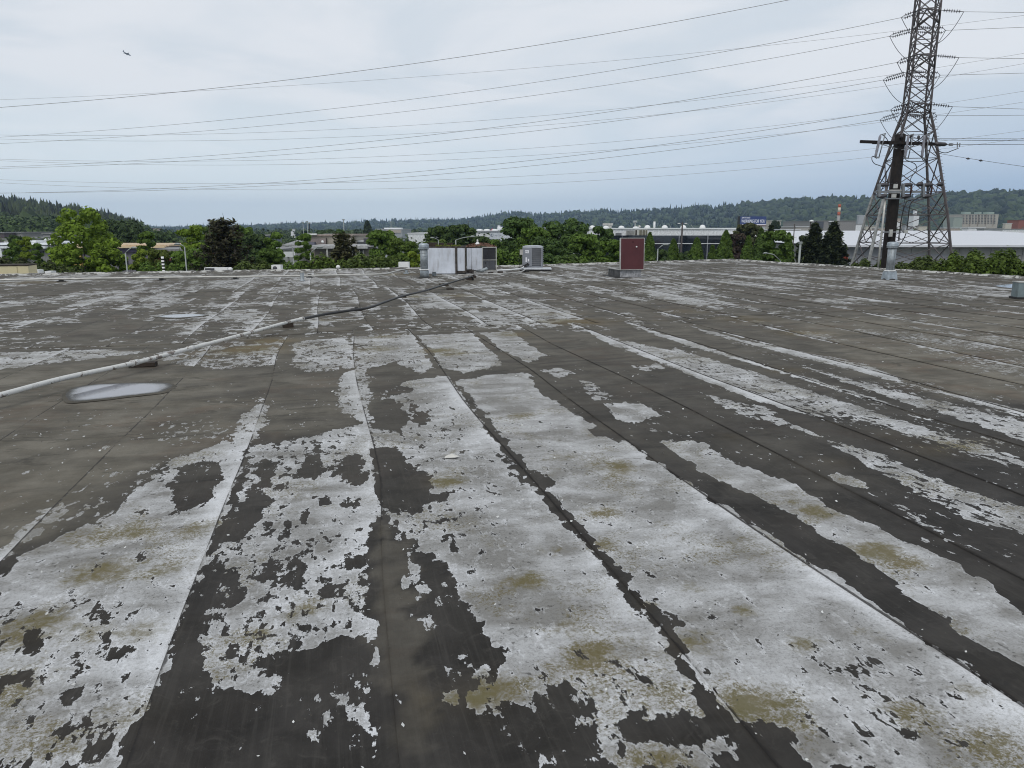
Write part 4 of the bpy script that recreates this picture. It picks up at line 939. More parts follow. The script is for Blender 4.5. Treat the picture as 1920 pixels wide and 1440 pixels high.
tree(186, 432, 140, 'broad', MG, 40, 'green tree below the pink hillside house', seed=2)
def bush(px, ytop, depth, wpx, col, label, seed, base=GZ, cat='shrub'): return tree(px, ytop, depth, 'bush', col, wpx, label, seed=seed, cat=cat, base=base)
bush(30, 486, 48, 130, (.030, .034, .018), 'nearly black thicket behind the cream sheet box', 1)
bush(100, 496, 46, 120, (.05, .07, .022), 'dull olive thicket left of the tall bright tree trunk', 2)
bush(300, 494, 50, 110, MG, 'green undergrowth below the striped pole', 0)
bush(480, 492, 48, 120, (.075, .105, .028), 'olive ground shrubs behind the mini split unit', 1)
bush(610, 482, 46, 110, (.08, .125, .022), 'bright shrubs left of the olive brown conifer', 2)
bush(560, 494, 46, 90, MG, 'shrubs behind the square mini split unit', 0)
bush(700, 478, 47, 130, (.075, .11, .026), 'broad yellow green thicket below the square windows', 1)
bush(660, 490, 46, 90, (.08, .115, .026), 'low thicket at the foot of the olive brown conifer', 0)
bush(1080, 482, 47, 160, (.06, .10, .024), 'shrubs along the roof edge left of the red hatch', 2)
bush(1210, 484, 50, 80, (.08, .12, .026), 'light shrub right of the red hatch curb', 0)
bush(1270, 486, 62, 120, DG, 'dark undergrowth below the cone shaped trees, left stretch', 1)
bush(1360, 488, 62, 120, DG, 'dark undergrowth below the cone shaped trees, right stretch', 2)
bush(1540, 489, 90, 60, (.09, .13, .025), 'pale shrub beneath the paired dark conifers', 0)
bush(1640, 488, 60, 90, (.06, .085, .022), 'shrub at the left foot of the transmission tower', 1)
bush(1740, 484, 52, 110, (.07, .10, .024), 'shrub between tower legs before the grey painted wall', 2)
bush(1705, 496, 40, 130, (.05, .07, .022), 'dark shrub behind the right hand duct vent', 0)
bush(1812, 476, 34, 120, (.085, .13, .022), 'bright bush at the right roof edge, left half', 1)
bush(1890, 474, 32, 140, (.08, .125, .022), 'big rounded bush at the right roof edge, right half', 2)
bush(1968, 476, 32, 100, (.08, .12, .022), 'bush at the far right beyond the steel box', 0)
bush(1850, 472, 36, 130, (.075, .115, .022), 'taller bush behind the middle of the bushes at the right roof edge', 1)
# ---- hills with a canopy of trees
def canopy(name, spots, col, seed, fir=False):
    """spots: (x, y, z_base, radius, height) -> one mesh of lumpy crowns"""
    r = np.random.default_rng(seed); S = np.array(spots, float); n = len(S)
    if fir:
        base = np.array([(math.cos(a)*q, math.sin(a)*q, z) for z, q in ((.05, 1.), (.32, .45), (.33, .72), (.62, .25), (.63, .42)) for a in np.arange(0, 6.28, 6.2832/6)][:30]+[(0, 0, 1.0)]); fs = []
        for rr_ in range(4): fs += [(rr_*6+i, rr_*6+(i+1) % 6, (rr_+1)*6+(i+1) % 6) for i in range(6)]+[(rr_*6+i, (rr_+1)*6+(i+1) % 6, (rr_+1)*6+i) for i in range(6)]
        fs += [(24+i, 24+(i+1) % 6, 30) for i in range(6)]
    else:
        import bmesh
        bm = bmesh.new(); bmesh.ops.create_icosphere(bm, subdivisions=2, radius=1); base = np.array([v.co[:] for v in bm.verts]); fs = [tuple(v.index for v in f.verts) for f in bm.faces]; bm.free()
        base = base*np.array([1, 1, .62])+np.array([0, 0, .45])
    fs = np.array(fs); k = len(base)
    V = np.tile(base, (n, 1, 1)); V *= (1+r.normal(size=(n, k, 1))*(.20 if not fir else .12))
    V = V*np.stack([S[:, 3], S[:, 3], S[:, 4]], -1)[:, None, :]+S[:, None, :3]
    F = (fs[None]+(np.arange(n)*k)[:, None, None]).reshape(-1, 3)
    me = np_mesh(name, V.reshape(-1, 3), F, FAR); o = link(name, me); o.color = (*col, 1); return tag(o, kind='stuff')
HILLS = [  # name, crest (px, y, depth), foot depth factor, crown (r,h), tree density
 ('hill', [(-300, 388, 760), (-120, 392, 800), (0, 396, 820), (30, 397, 840), (70, 402, 860), (110, 407, 880), (150, 411, 900), (190, 418, 930), (215, 424, 960), (240, 432, 980), (270, 440, 1000)], .35, 'left'),
 ('hill', [(60, 434, 3000), (250, 430, 3000), (340, 429, 3000), (400, 426, 2950), (480, 426, 2900), (560, 422, 2900), (640, 421, 2900), (700, 418, 2850), (800, 416, 2800), (860, 416, 2750), (900, 411, 2700), (940, 405, 2600), (975, 403, 2500), (1010, 406, 2500), (1060, 404, 2400), (1120, 400, 2300), (1200, 400, 2250), (1260, 396, 2150), (1330, 392, 2050), (1380, 389, 1950), (1440, 385, 1850), (1500, 381, 1750), (1540, 380, 1700), (1600, 381, 1650), (1620, 379, 1620), (1680, 377, 1600), (1740, 377, 1550), (1790, 371, 1500), (1840, 370, 1500), (1885, 368, 1450), (1940, 370, 1400), (2150, 360, 1350), (2500, 355, 1300)], .62, 'right'),
]
def hill(name, crest, ff, which):
    C = np.array(crest, float); xs = np.arange(C[0, 0], C[-1, 0]+1, 10.0); yv = np.interp(xs, C[:, 0], C[:, 1]); dv = np.interp(xs, C[:, 0], C[:, 2])
    top = np.array([P(a, b, c)[:] for a, b, c in zip(xs, yv, dv)]); rows = 22; V = []
    tt = np.concatenate([np.linspace(0, 1, rows), [1.15, 1.5]])
    for u in tt:
        d = dv*(ff+(1-ff)*u); h = np.clip(u, 0, 1)**1.0; prof = (h*h*(3-2*h))*.55+h*.45
        if u > 1: prof = np.full(1, 1.0-.15*(u-1))
        X = top[:, 0]*d/dv; Y = d; nz = fnoise(X/140, Y/140, 3, 9)-.5
        Z = GZ+(top[:, 2]-GZ)*prof*(1+nz*.25*np.sin(np.pi*min(1, u)))-.6*(u < .01)
        V.append(np.stack([X, Y, Z], 1))
    V = np.array(V); R_, K = V.shape[:2]; i = np.arange(R_*K).reshape(R_, K)
    F = np.stack([i[:-1, :-1], i[:-1, 1:], i[1:, 1:], i[1:, :-1]], -1).reshape(-1, 4)
    me = np_mesh(name, V.reshape(-1, 3), F, HM); me.polygons.foreach_set('use_smooth', [True]*len(F)); tag(link(name, me), kind='structure')
    return V
VL = hill(*HILLS[0]); VR = hill(*HILLS[1])
def samp(V, n, r, umin=0.0, umax=21.9):
    R_, K = V.shape[:2]; a = r.uniform(umin, umax, n); b = r.uniform(0, K-1.001, n); ia = a.astype(int); ib = b.astype(int); fa = (a-ia)[:, None]; fb = (b-ib)[:, None]
    return (V[ia, ib]*(1-fa)+V[ia+1, ib]*fa)*(1-fb)+(V[ia, ib+1]*(1-fa)+V[ia+1, ib+1]*fa)*fb, a/R_, b/K
r_ = np.random.default_rng(4)
Q, ua, ub = samp(VL, 4600, r_, 4.5)
fir = (r_.uniform(size=len(Q)) < np.clip((ua-.20)*14, .1, .98))
sp_f = [(q[0], q[1], q[2]-1, s*.30, s) for q, s in zip(Q[fir], r_.uniform(10, 17, fir.sum()))]; sp_b = [(q[0], q[1], q[2]-1, s, s*1.5) for q, s in zip(Q[~fir], r_.uniform(4.5, 8, (~fir).sum()))]
canopy('conifer_forest', sp_f, (.009, .0155, .013), 1, True); canopy('leafy_forest', sp_b, (.026, .046, .02), 2)
Q, ua, ub = samp(VR, 9500, r_)
k = r_.uniform(size=len(Q)) < np.where(ub < .55, .65, .12)
canopy('conifer_forest', [(q[0], q[1], q[2]-1, s*.27, s) for q, s in zip(Q[k], r_.uniform(9, 15, k.sum()))], (.015, .027, .023), 3, True)
canopy('leafy_forest', [(q[0], q[1], q[2]-2, s, s*1.25) for q, s in zip(Q[~k], r_.uniform(5, 9, (~k).sum()))], (.018, .032, .024), 4)
# crest trees that stand out of the skyline
Qc = [];
for row in (20, 21):
    a = VR[row]; idx = r_.uniform(0, len(a)-1.01, 420); ii = idx.astype(int); Qc += list(a[ii]*(1-(idx-ii))[:, None]+a[ii+1]*(idx-ii)[:, None])
Qc = np.array(Qc); kk = r_.uniform(size=len(Qc)) < np.where(Qc[:, 0]/Qc[:, 1] < .30, .85, .12)
canopy('ridge_conifers', [(q[0], q[1], q[2]-1, s*.2, s) for q, s in zip(Qc[kk], r_.uniform(11, 20, kk.sum()))], (.014, .025, .021), 5, True)
canopy('ridge_trees', [(q[0], q[1], q[2]-1, s, s*1.5) for q, s in zip(Qc[~kk], r_.uniform(5, 9.5, (~kk).sum()))], (.017, .03, .023), 6)
# flat valley between: tree belts made of leaf clumps
def leafy_belt(name, spots, col, seed, per=70, ls=.9):
    r = np.random.default_rng(seed); S = np.array(spots, float); n = len(S); m = n*per; idx = np.repeat(np.arange(n), per)
    d = r.normal(size=(m, 3)); d /= np.linalg.norm(d, axis=1)[:, None]; lob = vnoise(d[:, 0]*2.5+idx*3.3, d[:, 1]*2.5+d[:, 2]*2+idx*1.7, seed)
    C = S[idx, :3]+d*np.stack([S[idx, 3]]*2+[S[idx, 4]*.5], 1)*(.6+.55*lob)[:, None]; C[:, 2] += S[idx, 4]*.55
    N = d+r.normal(size=(m, 3))*.4; N[:, 2] += .4; N /= np.linalg.norm(N, axis=1)[:, None]
    V, F = quads(C, N, ls, ls*.7, r); o = link(name, np_mesh(name, V, F, LEAFFAR)); o.color = (*col, 1); return tag(o, kind='stuff')
n = 1700; Y = r_.uniform(420, 1700, n); X = r_.uniform(-.85, .85, n)*Y; ok = fnoise(X/90, Y/60, 3, 31) > .44; s = r_.uniform(3.2, 5.6, n)
leafy_belt('valley_trees', [(x, y, GZ, q, min(9.8, q*2.1)) for x, y, q in zip(X[ok], Y[ok], s[ok])], (.038, .062, .024), 8, 60, 1.3)
n = 420; Y = r_.uniform(150, 420, n); X = r_.uniform(-.9, .30, n)*Y; ok = fnoise(X/40, Y/30, 3, 57) > .46
leafy_belt('valley_trees', [(x, y, GZ, q, q*1.9) for x, y, q in zip(X[ok], Y[ok], r_.uniform(2.6, 4.4, ok.sum()))], (.045, .075, .024), 9, 260, .5)
n = 300; Y = r_.uniform(150, 420, n); X = r_.uniform(.30, .85, n)*Y; ok = (fnoise(X/40, Y/30, 3, 77) > .55)
leafy_belt('valley_trees', [(x, y, GZ, q, q*1.7) for x, y, q in zip(X[ok], Y[ok], r_.uniform(2.2, 3.6, ok.sum()))], (.05, .075, .026), 10, 200, .5)
Q, ua, ub = samp(VL, 800, r_, 0, 5.5)
leafy_belt('hillside_trees', [(q[0], q[1], q[2]-1, s, s*1.8) for q, s in zip(Q, r_.uniform(4.5, 8, len(Q)))], (.040, .072, .022), 11, 190, .9)
# ---- haze
hz_ = bpy.data.materials.new('haze_air'); hz_.use_nodes = True; nt = hz_.node_tree; nt.nodes.clear(); o_ = nt.nodes.new('ShaderNodeOutputMaterial'); v_ = nt.nodes.new('ShaderNodeVolumePrincipled')
v_.inputs['Color'].default_value = (.52, .72, 1.0, 1); v_.inputs['Density'].default_value = .00014; v_.inputs['Anisotropy'].default_value = 0; nt.links.new(v_.outputs[0], o_.inputs['Volume'])
HB = MB(); HB.box((0, 2850, 100), (9200, 6500, 220.0)); ho = HB.build('haze', hz_); tag(ho, kind='stuff')
# ================================================================ TOWER
Mtow = mat('weathered_lattice_steel', (.115, .10, .10), .7, .3, var=.25, sc=1.2); Mtow2 = mat('pale_leg_steel', (.34, .34, .33), .7, .3, var=.25)
Mins = mat('brown_porcelain', (.05, .045, .05), .3)
TD = 70.0; tb = P(1690, 430, TD).x
tower = empty('transmission_tower', (tb, TD, GZ), 0, 'tall lattice steel transmission tower carrying three tiers of conductors', 'transmission tower')
TR = math.radians(-14)
# (height z, half width, centre x) measured on the structure
def tz(y): return P(1717, y, TD).z
LV = [(GZ, 5.0), (tz(500), 3.62), (tz(455), 3.25), (tz(403), 2.85), (tz(362), 2.45), (tz(300), 1.85), (tz(250), 1.38), (tz(214), 1.06), (tz(190), 1.04), (tz(160), 1.02), (tz(132), 1.0), (tz(105), .99), (tz(78), .98), (tz(50), .97), (tz(20), .96), (tz(-12), .95), (tz(-50), .92), (tz(-100), .85), (tz(-160), .7), (tz(-230), .35)]
tcx = P(1708, 300, TD).x
LV = [(z, w*(.97 if w > 1.2 else .88)) for z, w in LV]
def corner(i, lv):
    z, w = LV[lv]; sx, sy = ((-1, -1), (1, -1), (1, 1), (-1, 1))[i % 4]
    lean = 0
    return Vector((tcx+(sx*w)*math.cos(TR)-(sy*w)*math.sin(TR)+lean, TD+(sx*w)*math.sin(TR)+(sy*w)*math.cos(TR), z))-tower.location
def angle_bar(m, a, b, w, th=None):
    m.bar(a, b, w, w*.55)
for i in range(4):
    one('leg', tower, Mtow, lambda m: [m.bar(corner(i, l), corner(i, l+1), .17 if l < 7 else .12) for l in range(4 if i in (0, 3) else 0, len(LV)-1)])
    if i in (0, 3): one('leg', tower, Mtow2, lambda m: [m.bar(corner(i, l), corner(i, l+1), .20) for l in range(4)])
nb = 0
for l in range(len(LV)-1):
    for i in range(4):
        a0, a1, b0, b1 = corner(i, l), corner(i, l+1), corner(i+1, l), corner(i+1, l+1); w = .09 if l < 7 else .08
        one('brace', tower, Mtow, lambda m: m.bar(a0, b1, w, .06)); one('brace', tower, Mtow, lambda m: m.bar(b0+Vector((.02, .03, 0)), a1+Vector((.02, .03, 0)), w, .06)); nb += 2
        if l < 7 or l in (8, 10, 11, 13, 14):
            one('strut', tower, Mtow, lambda m: m.bar(a1, b1, w*.9, .06)); nb += 1
        if l < 5:
            one('brace', tower, Mtow, lambda m: m.bar((a0+b0)/2, (a0*.5+a1*.5), w*.7, .05)); one('brace', tower, Mtow, lambda m: m.bar((a0+b0)/2, (b0*.5+b1*.5), w*.7, .05))
# climbing pegs
one('step_bolts', tower, Mtow, lambda m: [m.bar(corner(1, 3).lerp(corner(1, 8), k/34), corner(1, 3).lerp(corner(1, 8), k/34)+Vector((.22, 0, 0)), .03) for k in range(34)])['kind'] = 'stuff'
# cross arms: towards the camera and away from it; strings end on them
def string_mesh(a, b, double, name='insulator_string'):
    m = MB(); d = (b-a); L_ = d.length; dn = d.normalized(); side = dn.cross(Vector((0, 0, 1))).normalized()
    offs = (side*.2+Vector((0, 0, .17)), -side*.2-Vector((0, 0, .17))) if double else (Vector(),)
    for o in offs:
        m.tube([a, a+dn*.25+o, b-dn*.25+o, b], .025, 5); n = int((L_-.6)/.15)
        for k in range(n):
            c = a+dn*(.32+(L_-.64)*k/(n-1))+o; m.tube([c-dn*.035, c, c+dn*.045], [.05, .16, .04], 8)
    return m
TIERS = [((1738, 17), (1690, 33), (1763, 19), (1807, 22), -3.2), ((1712, 56), (1668, 68), (1716, 55), (1773, 57), 3.4), ((1727, 103), (1682, 117), (1752, 104), (1798, 108), -3.6), ((1700, 137), (1656, 150), (1706, 138), (1763, 141), 4.0), ((1718, 194), (1670, 206), (1744, 195), (1786, 200), -3.3), ((1690, 213), (1650, 225), (1700, 213), (1757, 217), 3.4)]
ENDS = []
wire_m = mat('aluminium_conductor', (.27, .27, .275), .6, .5, var=.05); Mjump = mat('dark_jumper', (.07, .07, .075), .6)
for (la, lb, ra, rb, dy) in TIERS:
    Y = TD+dy; A = P(*la, Y); R = P(*ra, Y); Lp = P(*lb, Y+1.0 if dy < 0 else Y+1.0); Rp = P(*rb, Y-1.0)
    mid = (A+R)/2
    def arm(m):
        for e in (A, R):
            for i, l in ((0 if dy < 0 else 3, 0), (1 if dy < 0 else 2, 0)):
                # nearest level
                lv = min(range(len(LV)), key=lambda q: abs(LV[q][0]-A.z)); up_ = min(lv+1, len(LV)-1)
                m.bar(e-tower.location, corner(i, lv), .09, .06); m.bar(e-tower.location, corner(i, up_), .07, .05)
        m.bar(A-tower.location, R-tower.location, .12, .08)
    one('cross_arm', tower, Mtow, arm)
    string_mesh(A-tower.location, Lp-tower.location, True).build('insulator_string', Mins, tower)
    string_mesh(R-tower.location, Rp-tower.location, dy > 0).build('insulator_string', Mins, tower)
    pts = []
    for k in range(17):
        u = k/16; p = Lp.lerp(Rp, u); p.z -= 4*u*(1-u)*2.5; p.y -= .3*math.sin(math.pi*u); pts.append(p-tower.location)
    one('jumper_loop', tower, Mjump, lambda m: m.tube(pts, .026, 5))
    ENDS.append((Lp, Rp))
# ================================================================ POWER LINES
def fitwire(pix, d0, d1, x0, x1):
    """parabola through points seen along a straight span in plan; returns f(px)->point"""
    A = np.array([[x*x, x, 1] for x, _ in pix]); c = np.linalg.lstsq(A, np.array([y for _, y in pix]), rcond=None)[0]
    q0 = P(x0, 300, d0); q1 = P(x1, 300, d1)
    def at(px):
        # plan position: intersection of the view plane of this column with the span
        y = c[0]*px*px+c[1]*px+c[2]
        d = ray(px, y); ex, ey = q1.x-q0.x, q1.y-q0.y
        k = d.x/d.y; yy = (q0.x*ey-q0.y*ex)/(ey*k-ex) if abs(ey*k-ex) > 1e-9 else d0
        return P(px, y, yy)
    return at
def wire(pix, d0, d1, x0, x1, label, r=.022, xs=None, group=None, ends=(None, None), m_=None, name='power_line'):
    at = fitwire(pix, d0, d1, x0, x1); xs = xs or np.linspace(x0, x1, 40); pts = [at(x) for x in xs]
    if ends[1] is not None:
        dlt = ends[1]-pts[-1]; n = len(pts); pts = [p+dlt*(i/(n-1))**3 for i, p in enumerate(pts)]
    if ends[0] is not None:
        dlt = ends[0]-pts[0]; n = len(pts); pts = [p+dlt*(1-i/(n-1))**3 for i, p in enumerate(pts)]
    o = one(name, None, m_ or wire_m, lambda m: m.tube([p-pts[0] for p in pts], r, 5), pts[0]); return tag(o, label, 'power line', group)
LW = [([(0, 257), (480, 220), (960, 160), (1690, 33)], 0, 'conductor from the left string of the topmost near arm of the tower'), ([(0, 269), (480, 238), (960, 184), (1668, 68)], 1, 'conductor from the left string of the topmost far arm of the tower'),
      ([(0, 312), (480, 288), (960, 232), (1682, 117)], 2, 'conductor from the left string of the middle near arm of the tower'), ([(0, 316), (480, 293), (960, 251), (1656, 150)], 3, 'conductor from the left string of the middle far arm of the tower'),
      ([(0, 362), (480, 345), (960, 304), (1670, 206)], 4, 'conductor from the left string of the lowest near arm of the tower'), ([(0, 362), (480, 349), (960, 315), (1650, 225)], 5, 'conductor from the left string of the lowest far arm of the tower')]
for pix, i, lab in LW:
    e = ENDS[i][0]; wire(pix, 130, e.y, -250, pix[-1][0], lab, .019, group='conductors leaving the tower to the left', ends=(None, e))
RWp = [([(1807, 22), (1920, 23.5), (2200, 28)], 0, 'topmost near arm'), ([(1773, 57), (1920, 51), (2200, 38)], 1, 'topmost far arm'), ([(1798, 108), (1920, 110), (2200, 114)], 2, 'middle near arm'), ([(1763, 141), (1920, 137), (2200, 128)], 3, 'middle far arm'), ([(1786, 200), (1920, 204.5), (2200, 214)], 4, 'lowest near arm'), ([(1757, 217), (1920, 216), (2200, 214)], 5, 'lowest far arm')]
for pix, i, lab in RWp:
    e = ENDS[i][1]; wire(pix, e.y, 62, pix[0][0], 2200, 'conductor leaving to the right from the '+lab+' of the tower', .018, group='conductors leaving the tower to the right', ends=(e, None), xs=list(np.linspace(pix[0][0], 2200, 12)))
SW = [([(0, 201), (480, 158), (960, 91), (1480, 0)], 80, 68, 'ground wire rising above the tower tiers, highest line in the sky', .022),
      ([(0, 187), (330, 172), (960, 133), (1240, 104), (1580, 68), (1920, 30)], 190, 120, 'faint thin line crossing the highest ground wire at left', .022),
      ([(0, 251), (260, 255), (480, 251), (960, 221), (1685, 134), (1920, 103)], 180, 120, 'sagging far line meeting the topmost conductors at the left edge', .023),
      ([(0, 258), (140, 264), (400, 267), (960, 240), (1650, 156), (1920, 124)], 182, 122, 'sagging far line just under the highest sagging one', .023),
      ([(0, 297), (400, 304), (960, 281), (1660, 205), (1920, 174)], 180, 120, 'upper of the two far lines crossing the middle conductors', .023),
      ([(0, 300), (400, 312), (960, 293), (1660, 226), (1920, 193)], 182, 122, 'lower of the two far lines crossing the middle conductors', .023),
      ([(0, 336), (400, 346), (960, 331), (1650, 276), (1920, 246)], 180, 120, 'upper of the two lowest far lines above the hills', .023),
      ([(0, 341), (300, 355), (480, 358), (960, 346), (1650, 289), (1920, 262)], 182, 122, 'lower of the two lowest far lines above the hills', .023)]
for pix, d0, d1, lab, r0 in SW:
    at_end = pix[-1][0]; wire(pix, d0*1.0, d1, -300, 2250 if at_end > 1500 else 1760, lab, r0, group='far sagging lines behind the tower' if r0 > .0225 else None)
# ================================================================ WOODEN POLE
PD = 33.0
Mpole = mat('creosoted_pole', (.012, .0095, .009), .9, var=.45, sc=5, dirt=.5, dirtcol=(.03, .019, .013)); Mcer = mat('grey_porcelain', (.24, .24, .27), .4); Mhw = mat('galvanised_hardware', (.22, .23, .24), .55, .4); Mcab = mat('black_cable', (.02, .02, .022), .5)
pb = P(1666, 470, PD); pt = P(1688, 253, PD)
pole = empty('utility_pole', (P(1672, 400, PD).x, PD, GZ), 0, 'dark wooden utility pole with crossarm, switches and cables in front of the lattice tower', 'utility pole')
O = pole.location
ax = lambda y: P(1672+(400-y)*.104*1.0, y, PD)   # points up the pole axis on screen
axx = P(1675, 380, PD).x
def pp(px, y, dy=0.0): return P(px, y, PD+dy)-O
one('shaft', pole, Mpole, lambda m: m.lathe([(.30, 0), (.275, 4), (.245, 8), (.215, pt.z-GZ), (.20, pt.z-GZ+.02)], (axx-O.x, 0, 0), 18))
sx0 = axx-O.x
def atz(y): return P(1685, y, PD).z-GZ
zA = atz(266)
one('crossarm', pole, Mpole, lambda m: m.bar(pp(1613, 265.5, -.26), pp(1752, 270, -.26), .10, .12))
one('crossarm', pole, Mpole, lambda m: m.bar(pp(1636, 268, .28), pp(1752, 271, .28), .08, .09))
one('arm_brace', pole, Mhw, lambda m: (m.bar(pp(1644, 268, -.34), pp(1682, 279, -.28), .03), m.bar(pp(1728, 271, -.34), pp(1690, 281, -.28), .03)))
def cutout(x, y, tilt, nm='fused_cutout'):
    a = pp(x+tilt*3, y-20, -.42); b = pp(x-tilt*3, y+22, -.42)
    o = one('cutout', pole, Mcer, lambda m: (m.tube([a.lerp(b, t) for t in (0, .1, .2, .3, .4, .5, .6, .7, .8, .9, 1)], [.03, .06, .05, .065, .05, .065, .05, .065, .05, .06, .03], 8),))
    one('fuse_tube', pole, Mhw, lambda m: (m.tube([a+Vector((.20, 0, .05)), b+Vector((.15, 0, -.02))], .022, 6), m.bar(a, a+Vector((.22, 0, .06)), .04), m.bar(b, b+Vector((.17, 0, -.02)), .05)))
    return a, b
c1 = cutout(1646, 273, 1.6); c2 = cutout(1700, 274, 1.2); c3 = cutout(1731, 274, .9)
def pin(x, y): one('pin_insulator', pole, Mins, lambda m: m.lathe([(.02, -.16), (.02, 0), (.08, .02), (.05, .05), (.07, .08), (.03, .12), (.02, .13)], pp(x, y, -.26), 10))
for x, y in ((1690, 258), (1708, 258), (1722, 260)): pin(x, y)
one('strain_insulator', pole, Mins, lambda m: m.tube([pp(1752, 270, -.26), pp(1757, 270, -.26), pp(1771, 270.6, -.26), pp(1776, 270.8, -.26)], [.03, .085, .085, .03], 10))
one('line_clamp', pole, Mhw, lambda m: (m.bar(pp(1776, 270.7, -.26), pp(1800, 271.3, -.26), .03), m.bar(pp(1780, 271, -.26), pp(1786, 271.2, -.26), .10), m.bar(pp(1795, 267, -.26), pp(1795, 277, -.26), .03), m.bar(pp(1800, 268, -.26), pp(1799, 276, -.26), .03)))
def cable(pts, r=.016, nm='jumper_cable', mt=None): one(nm, pole, mt or Mcab, lambda m: m.tube(smooth([pp(*q) for q in pts], 5), r, 6))
cable([(1752, 272, -.3), (1756, 279, -.35), (1764, 285, -.4), (1774, 286.5, -.4), (1784, 283, -.35), (1797, 278, -.26)])
cable([(1653, 252, -.42), (1660, 257, -.4), (1666, 266, -.36), (1671, 275, -.3), (1690, 276, -.3)])
cable([(1644, 297, -.42), (1636, 293, -.42), (1635, 300, -.42), (1640, 307, -.4), (1648, 310, -.38), (1659, 314, -.36)])
cable([(1698, 295, -.42), (1699, 300, -.4), (1706, 303, -.4), (1716, 308, -.4), (1719, 318, -.4), (1714, 325, -.4), (1708, 334, -.4), (1706, 345, -.4)])
cable([(1731, 296, -.42), (1730, 300, -.4), (1737, 302, -.4), (1744, 301, -.3)])
cable([(1662, 320, -.36), (1662, 332, -.36), (1665, 341, -.36), (1674, 345, -.36), (1682, 342, -.3)])
cable([(1708, 376, -.4), (1699, 380, -.4), (1690, 410, -.35), (1687, 430, -.34), (1684, 452, -.33)], .020, 'riser_cable'); cable([(1736, 366, -.4), (1716, 374, -.4), (1706, 386, -.38), (1702, 420, -.36), (1698, 440, -.36), (1690, 455, -.34), (1684, 462, -.33)], .022, 'riser_cable')
cable([(1697, 372, -.42), (1692, 400, -.4), (1689, 425, -.4), (1686, 452, -.4)], .012, 'riser_cable')
for x0, w0 in ((1645, 1665), (1690, 1727), (1728, 1765)):
    sw = one('switch', pole, Mhw, lambda m: (m.bar(pp(x0+3, 345, -.45), pp(x0+3, 369, -.45), .13, .10),))
    one('bushing', pole, Mins, lambda m: (m.tube([pp(x0+3, 347, -.45), pp(x0+10, 346.6, -.45), pp(x0+20, 346.6, -.45)], [.06, .085, .07], 8),)); one('bushing', pole, Mins, lambda m: (m.tube([pp(x0, 368, -.45), pp(x0+10, 368, -.45), pp(x0+17, 367, -.45)], [.05, .09, .06], 8),))
    if x0 > 1650:
        one('bird_guard', pole, Mins, lambda m: m.tube([pp(w0-17, 346.5, -.45), pp(w0-10, 346.3, -.45), pp(w0-9, 346.3, -.45), pp(w0-5, 345.5, -.45), pp(w0+1, 345, -.45), pp(w0+3, 346, -.45)], [.012, .012, .03, .09, .11, .05], 8))
        one('riser', pole, mat('rusty_red_tube', (.07, .035, .03)), lambda m: m.tube([pp(x0+17, 343, -.45), pp(x0+19, 352, -.45), pp(x0+17, 366, -.45)], [.03, .045, .03], 7))
one('switch_beam', pole, Mhw, lambda m: m.bar(pp(1641, 360, -.38), pp(1733, 359.5, -.38), .12, .09)); one('switch_bracket', pole, Malu, lambda m: (m.box(pp(1679, 359, -.40), (.55, .08, .15)), m.box(pp(1679, 349, -.36), (.16, .08, .18)), m.box(pp(1676, 367, -.36), (.18, .08, .16))))
one('lower_arm', pole, Mhw, lambda m: m.bar(pp(1650, 372.5, -.38), pp(1737, 372, -.38), .045)); one('lower_arm', pole, Mhw, lambda m: m.bar(pp(1656, 435, -.34), pp(1700, 435, -.34), .07, .05))
one('cable_clamp', pole, Malu, lambda m: m.box(pp(1670, 437, -.36), (.14, .08, .30))); one('cable_clamp', pole, Malu, lambda m: m.box(pp(1698, 434, -.38), (.16, .1, .14))) 
one('ground_rod', pole, Malu, lambda m: m.tube([pp(1660, 372, -.3), pp(1655, 420, -.3), pp(1650, 465, -.3), pp(1646, 505, -.3)], .045, 7))
for x, y, x1, y1, x2, y2, lab in ((1708, 260, 1920, 260.5, 2150, 262, 'top service wire running right from the wooden pole crossarm'), (1722, 262, 1920, 264, 2150, 266, 'middle service wire running right from the wooden pole crossarm'), (1800, 271.3, 1920, 270.5, 2150, 270, 'lowest service wire running right from the strain clamp')):
    wire([(x, y), (x1, y1), (x2, y2)], PD, 30, x, x2, lab, .010, xs=list(np.linspace(x, x2, 8)), group='service wires from the wooden pole', ends=(P(x, y, PD-.26), None), m_=Mjump)
w_ = wire([(1750, 286), (1840, 301), (1920, 312), (2100, 333)], 34, 30, 1750, 2100, 'sloping wire with two small spacers falling to the right edge', .008, xs=list(np.linspace(1750, 2100, 10)), m_=Mjump)
for x, y in ((1815, 297.3), (1839, 301)): one('spacer', w_, Mins, lambda m: m.tube([P(x-4, y-.6, 33.2)-w_.location, P(x, y, 33.2)-w_.location, P(x+4, y+.6, 33.2)-w_.location], [.01, .05, .01], 7))
# second pole at left of tower base, pale pipe
tag(one('pale_post', None, Malu, lambda m: m.tube([(0, 0, 0), (0, 0, P(1588, 455, 120).z-GZ)], .13, 8), (P(1588, 480, 120).x, 120, GZ)), 'pale slim post before the grey warehouse left of the tower', 'post')
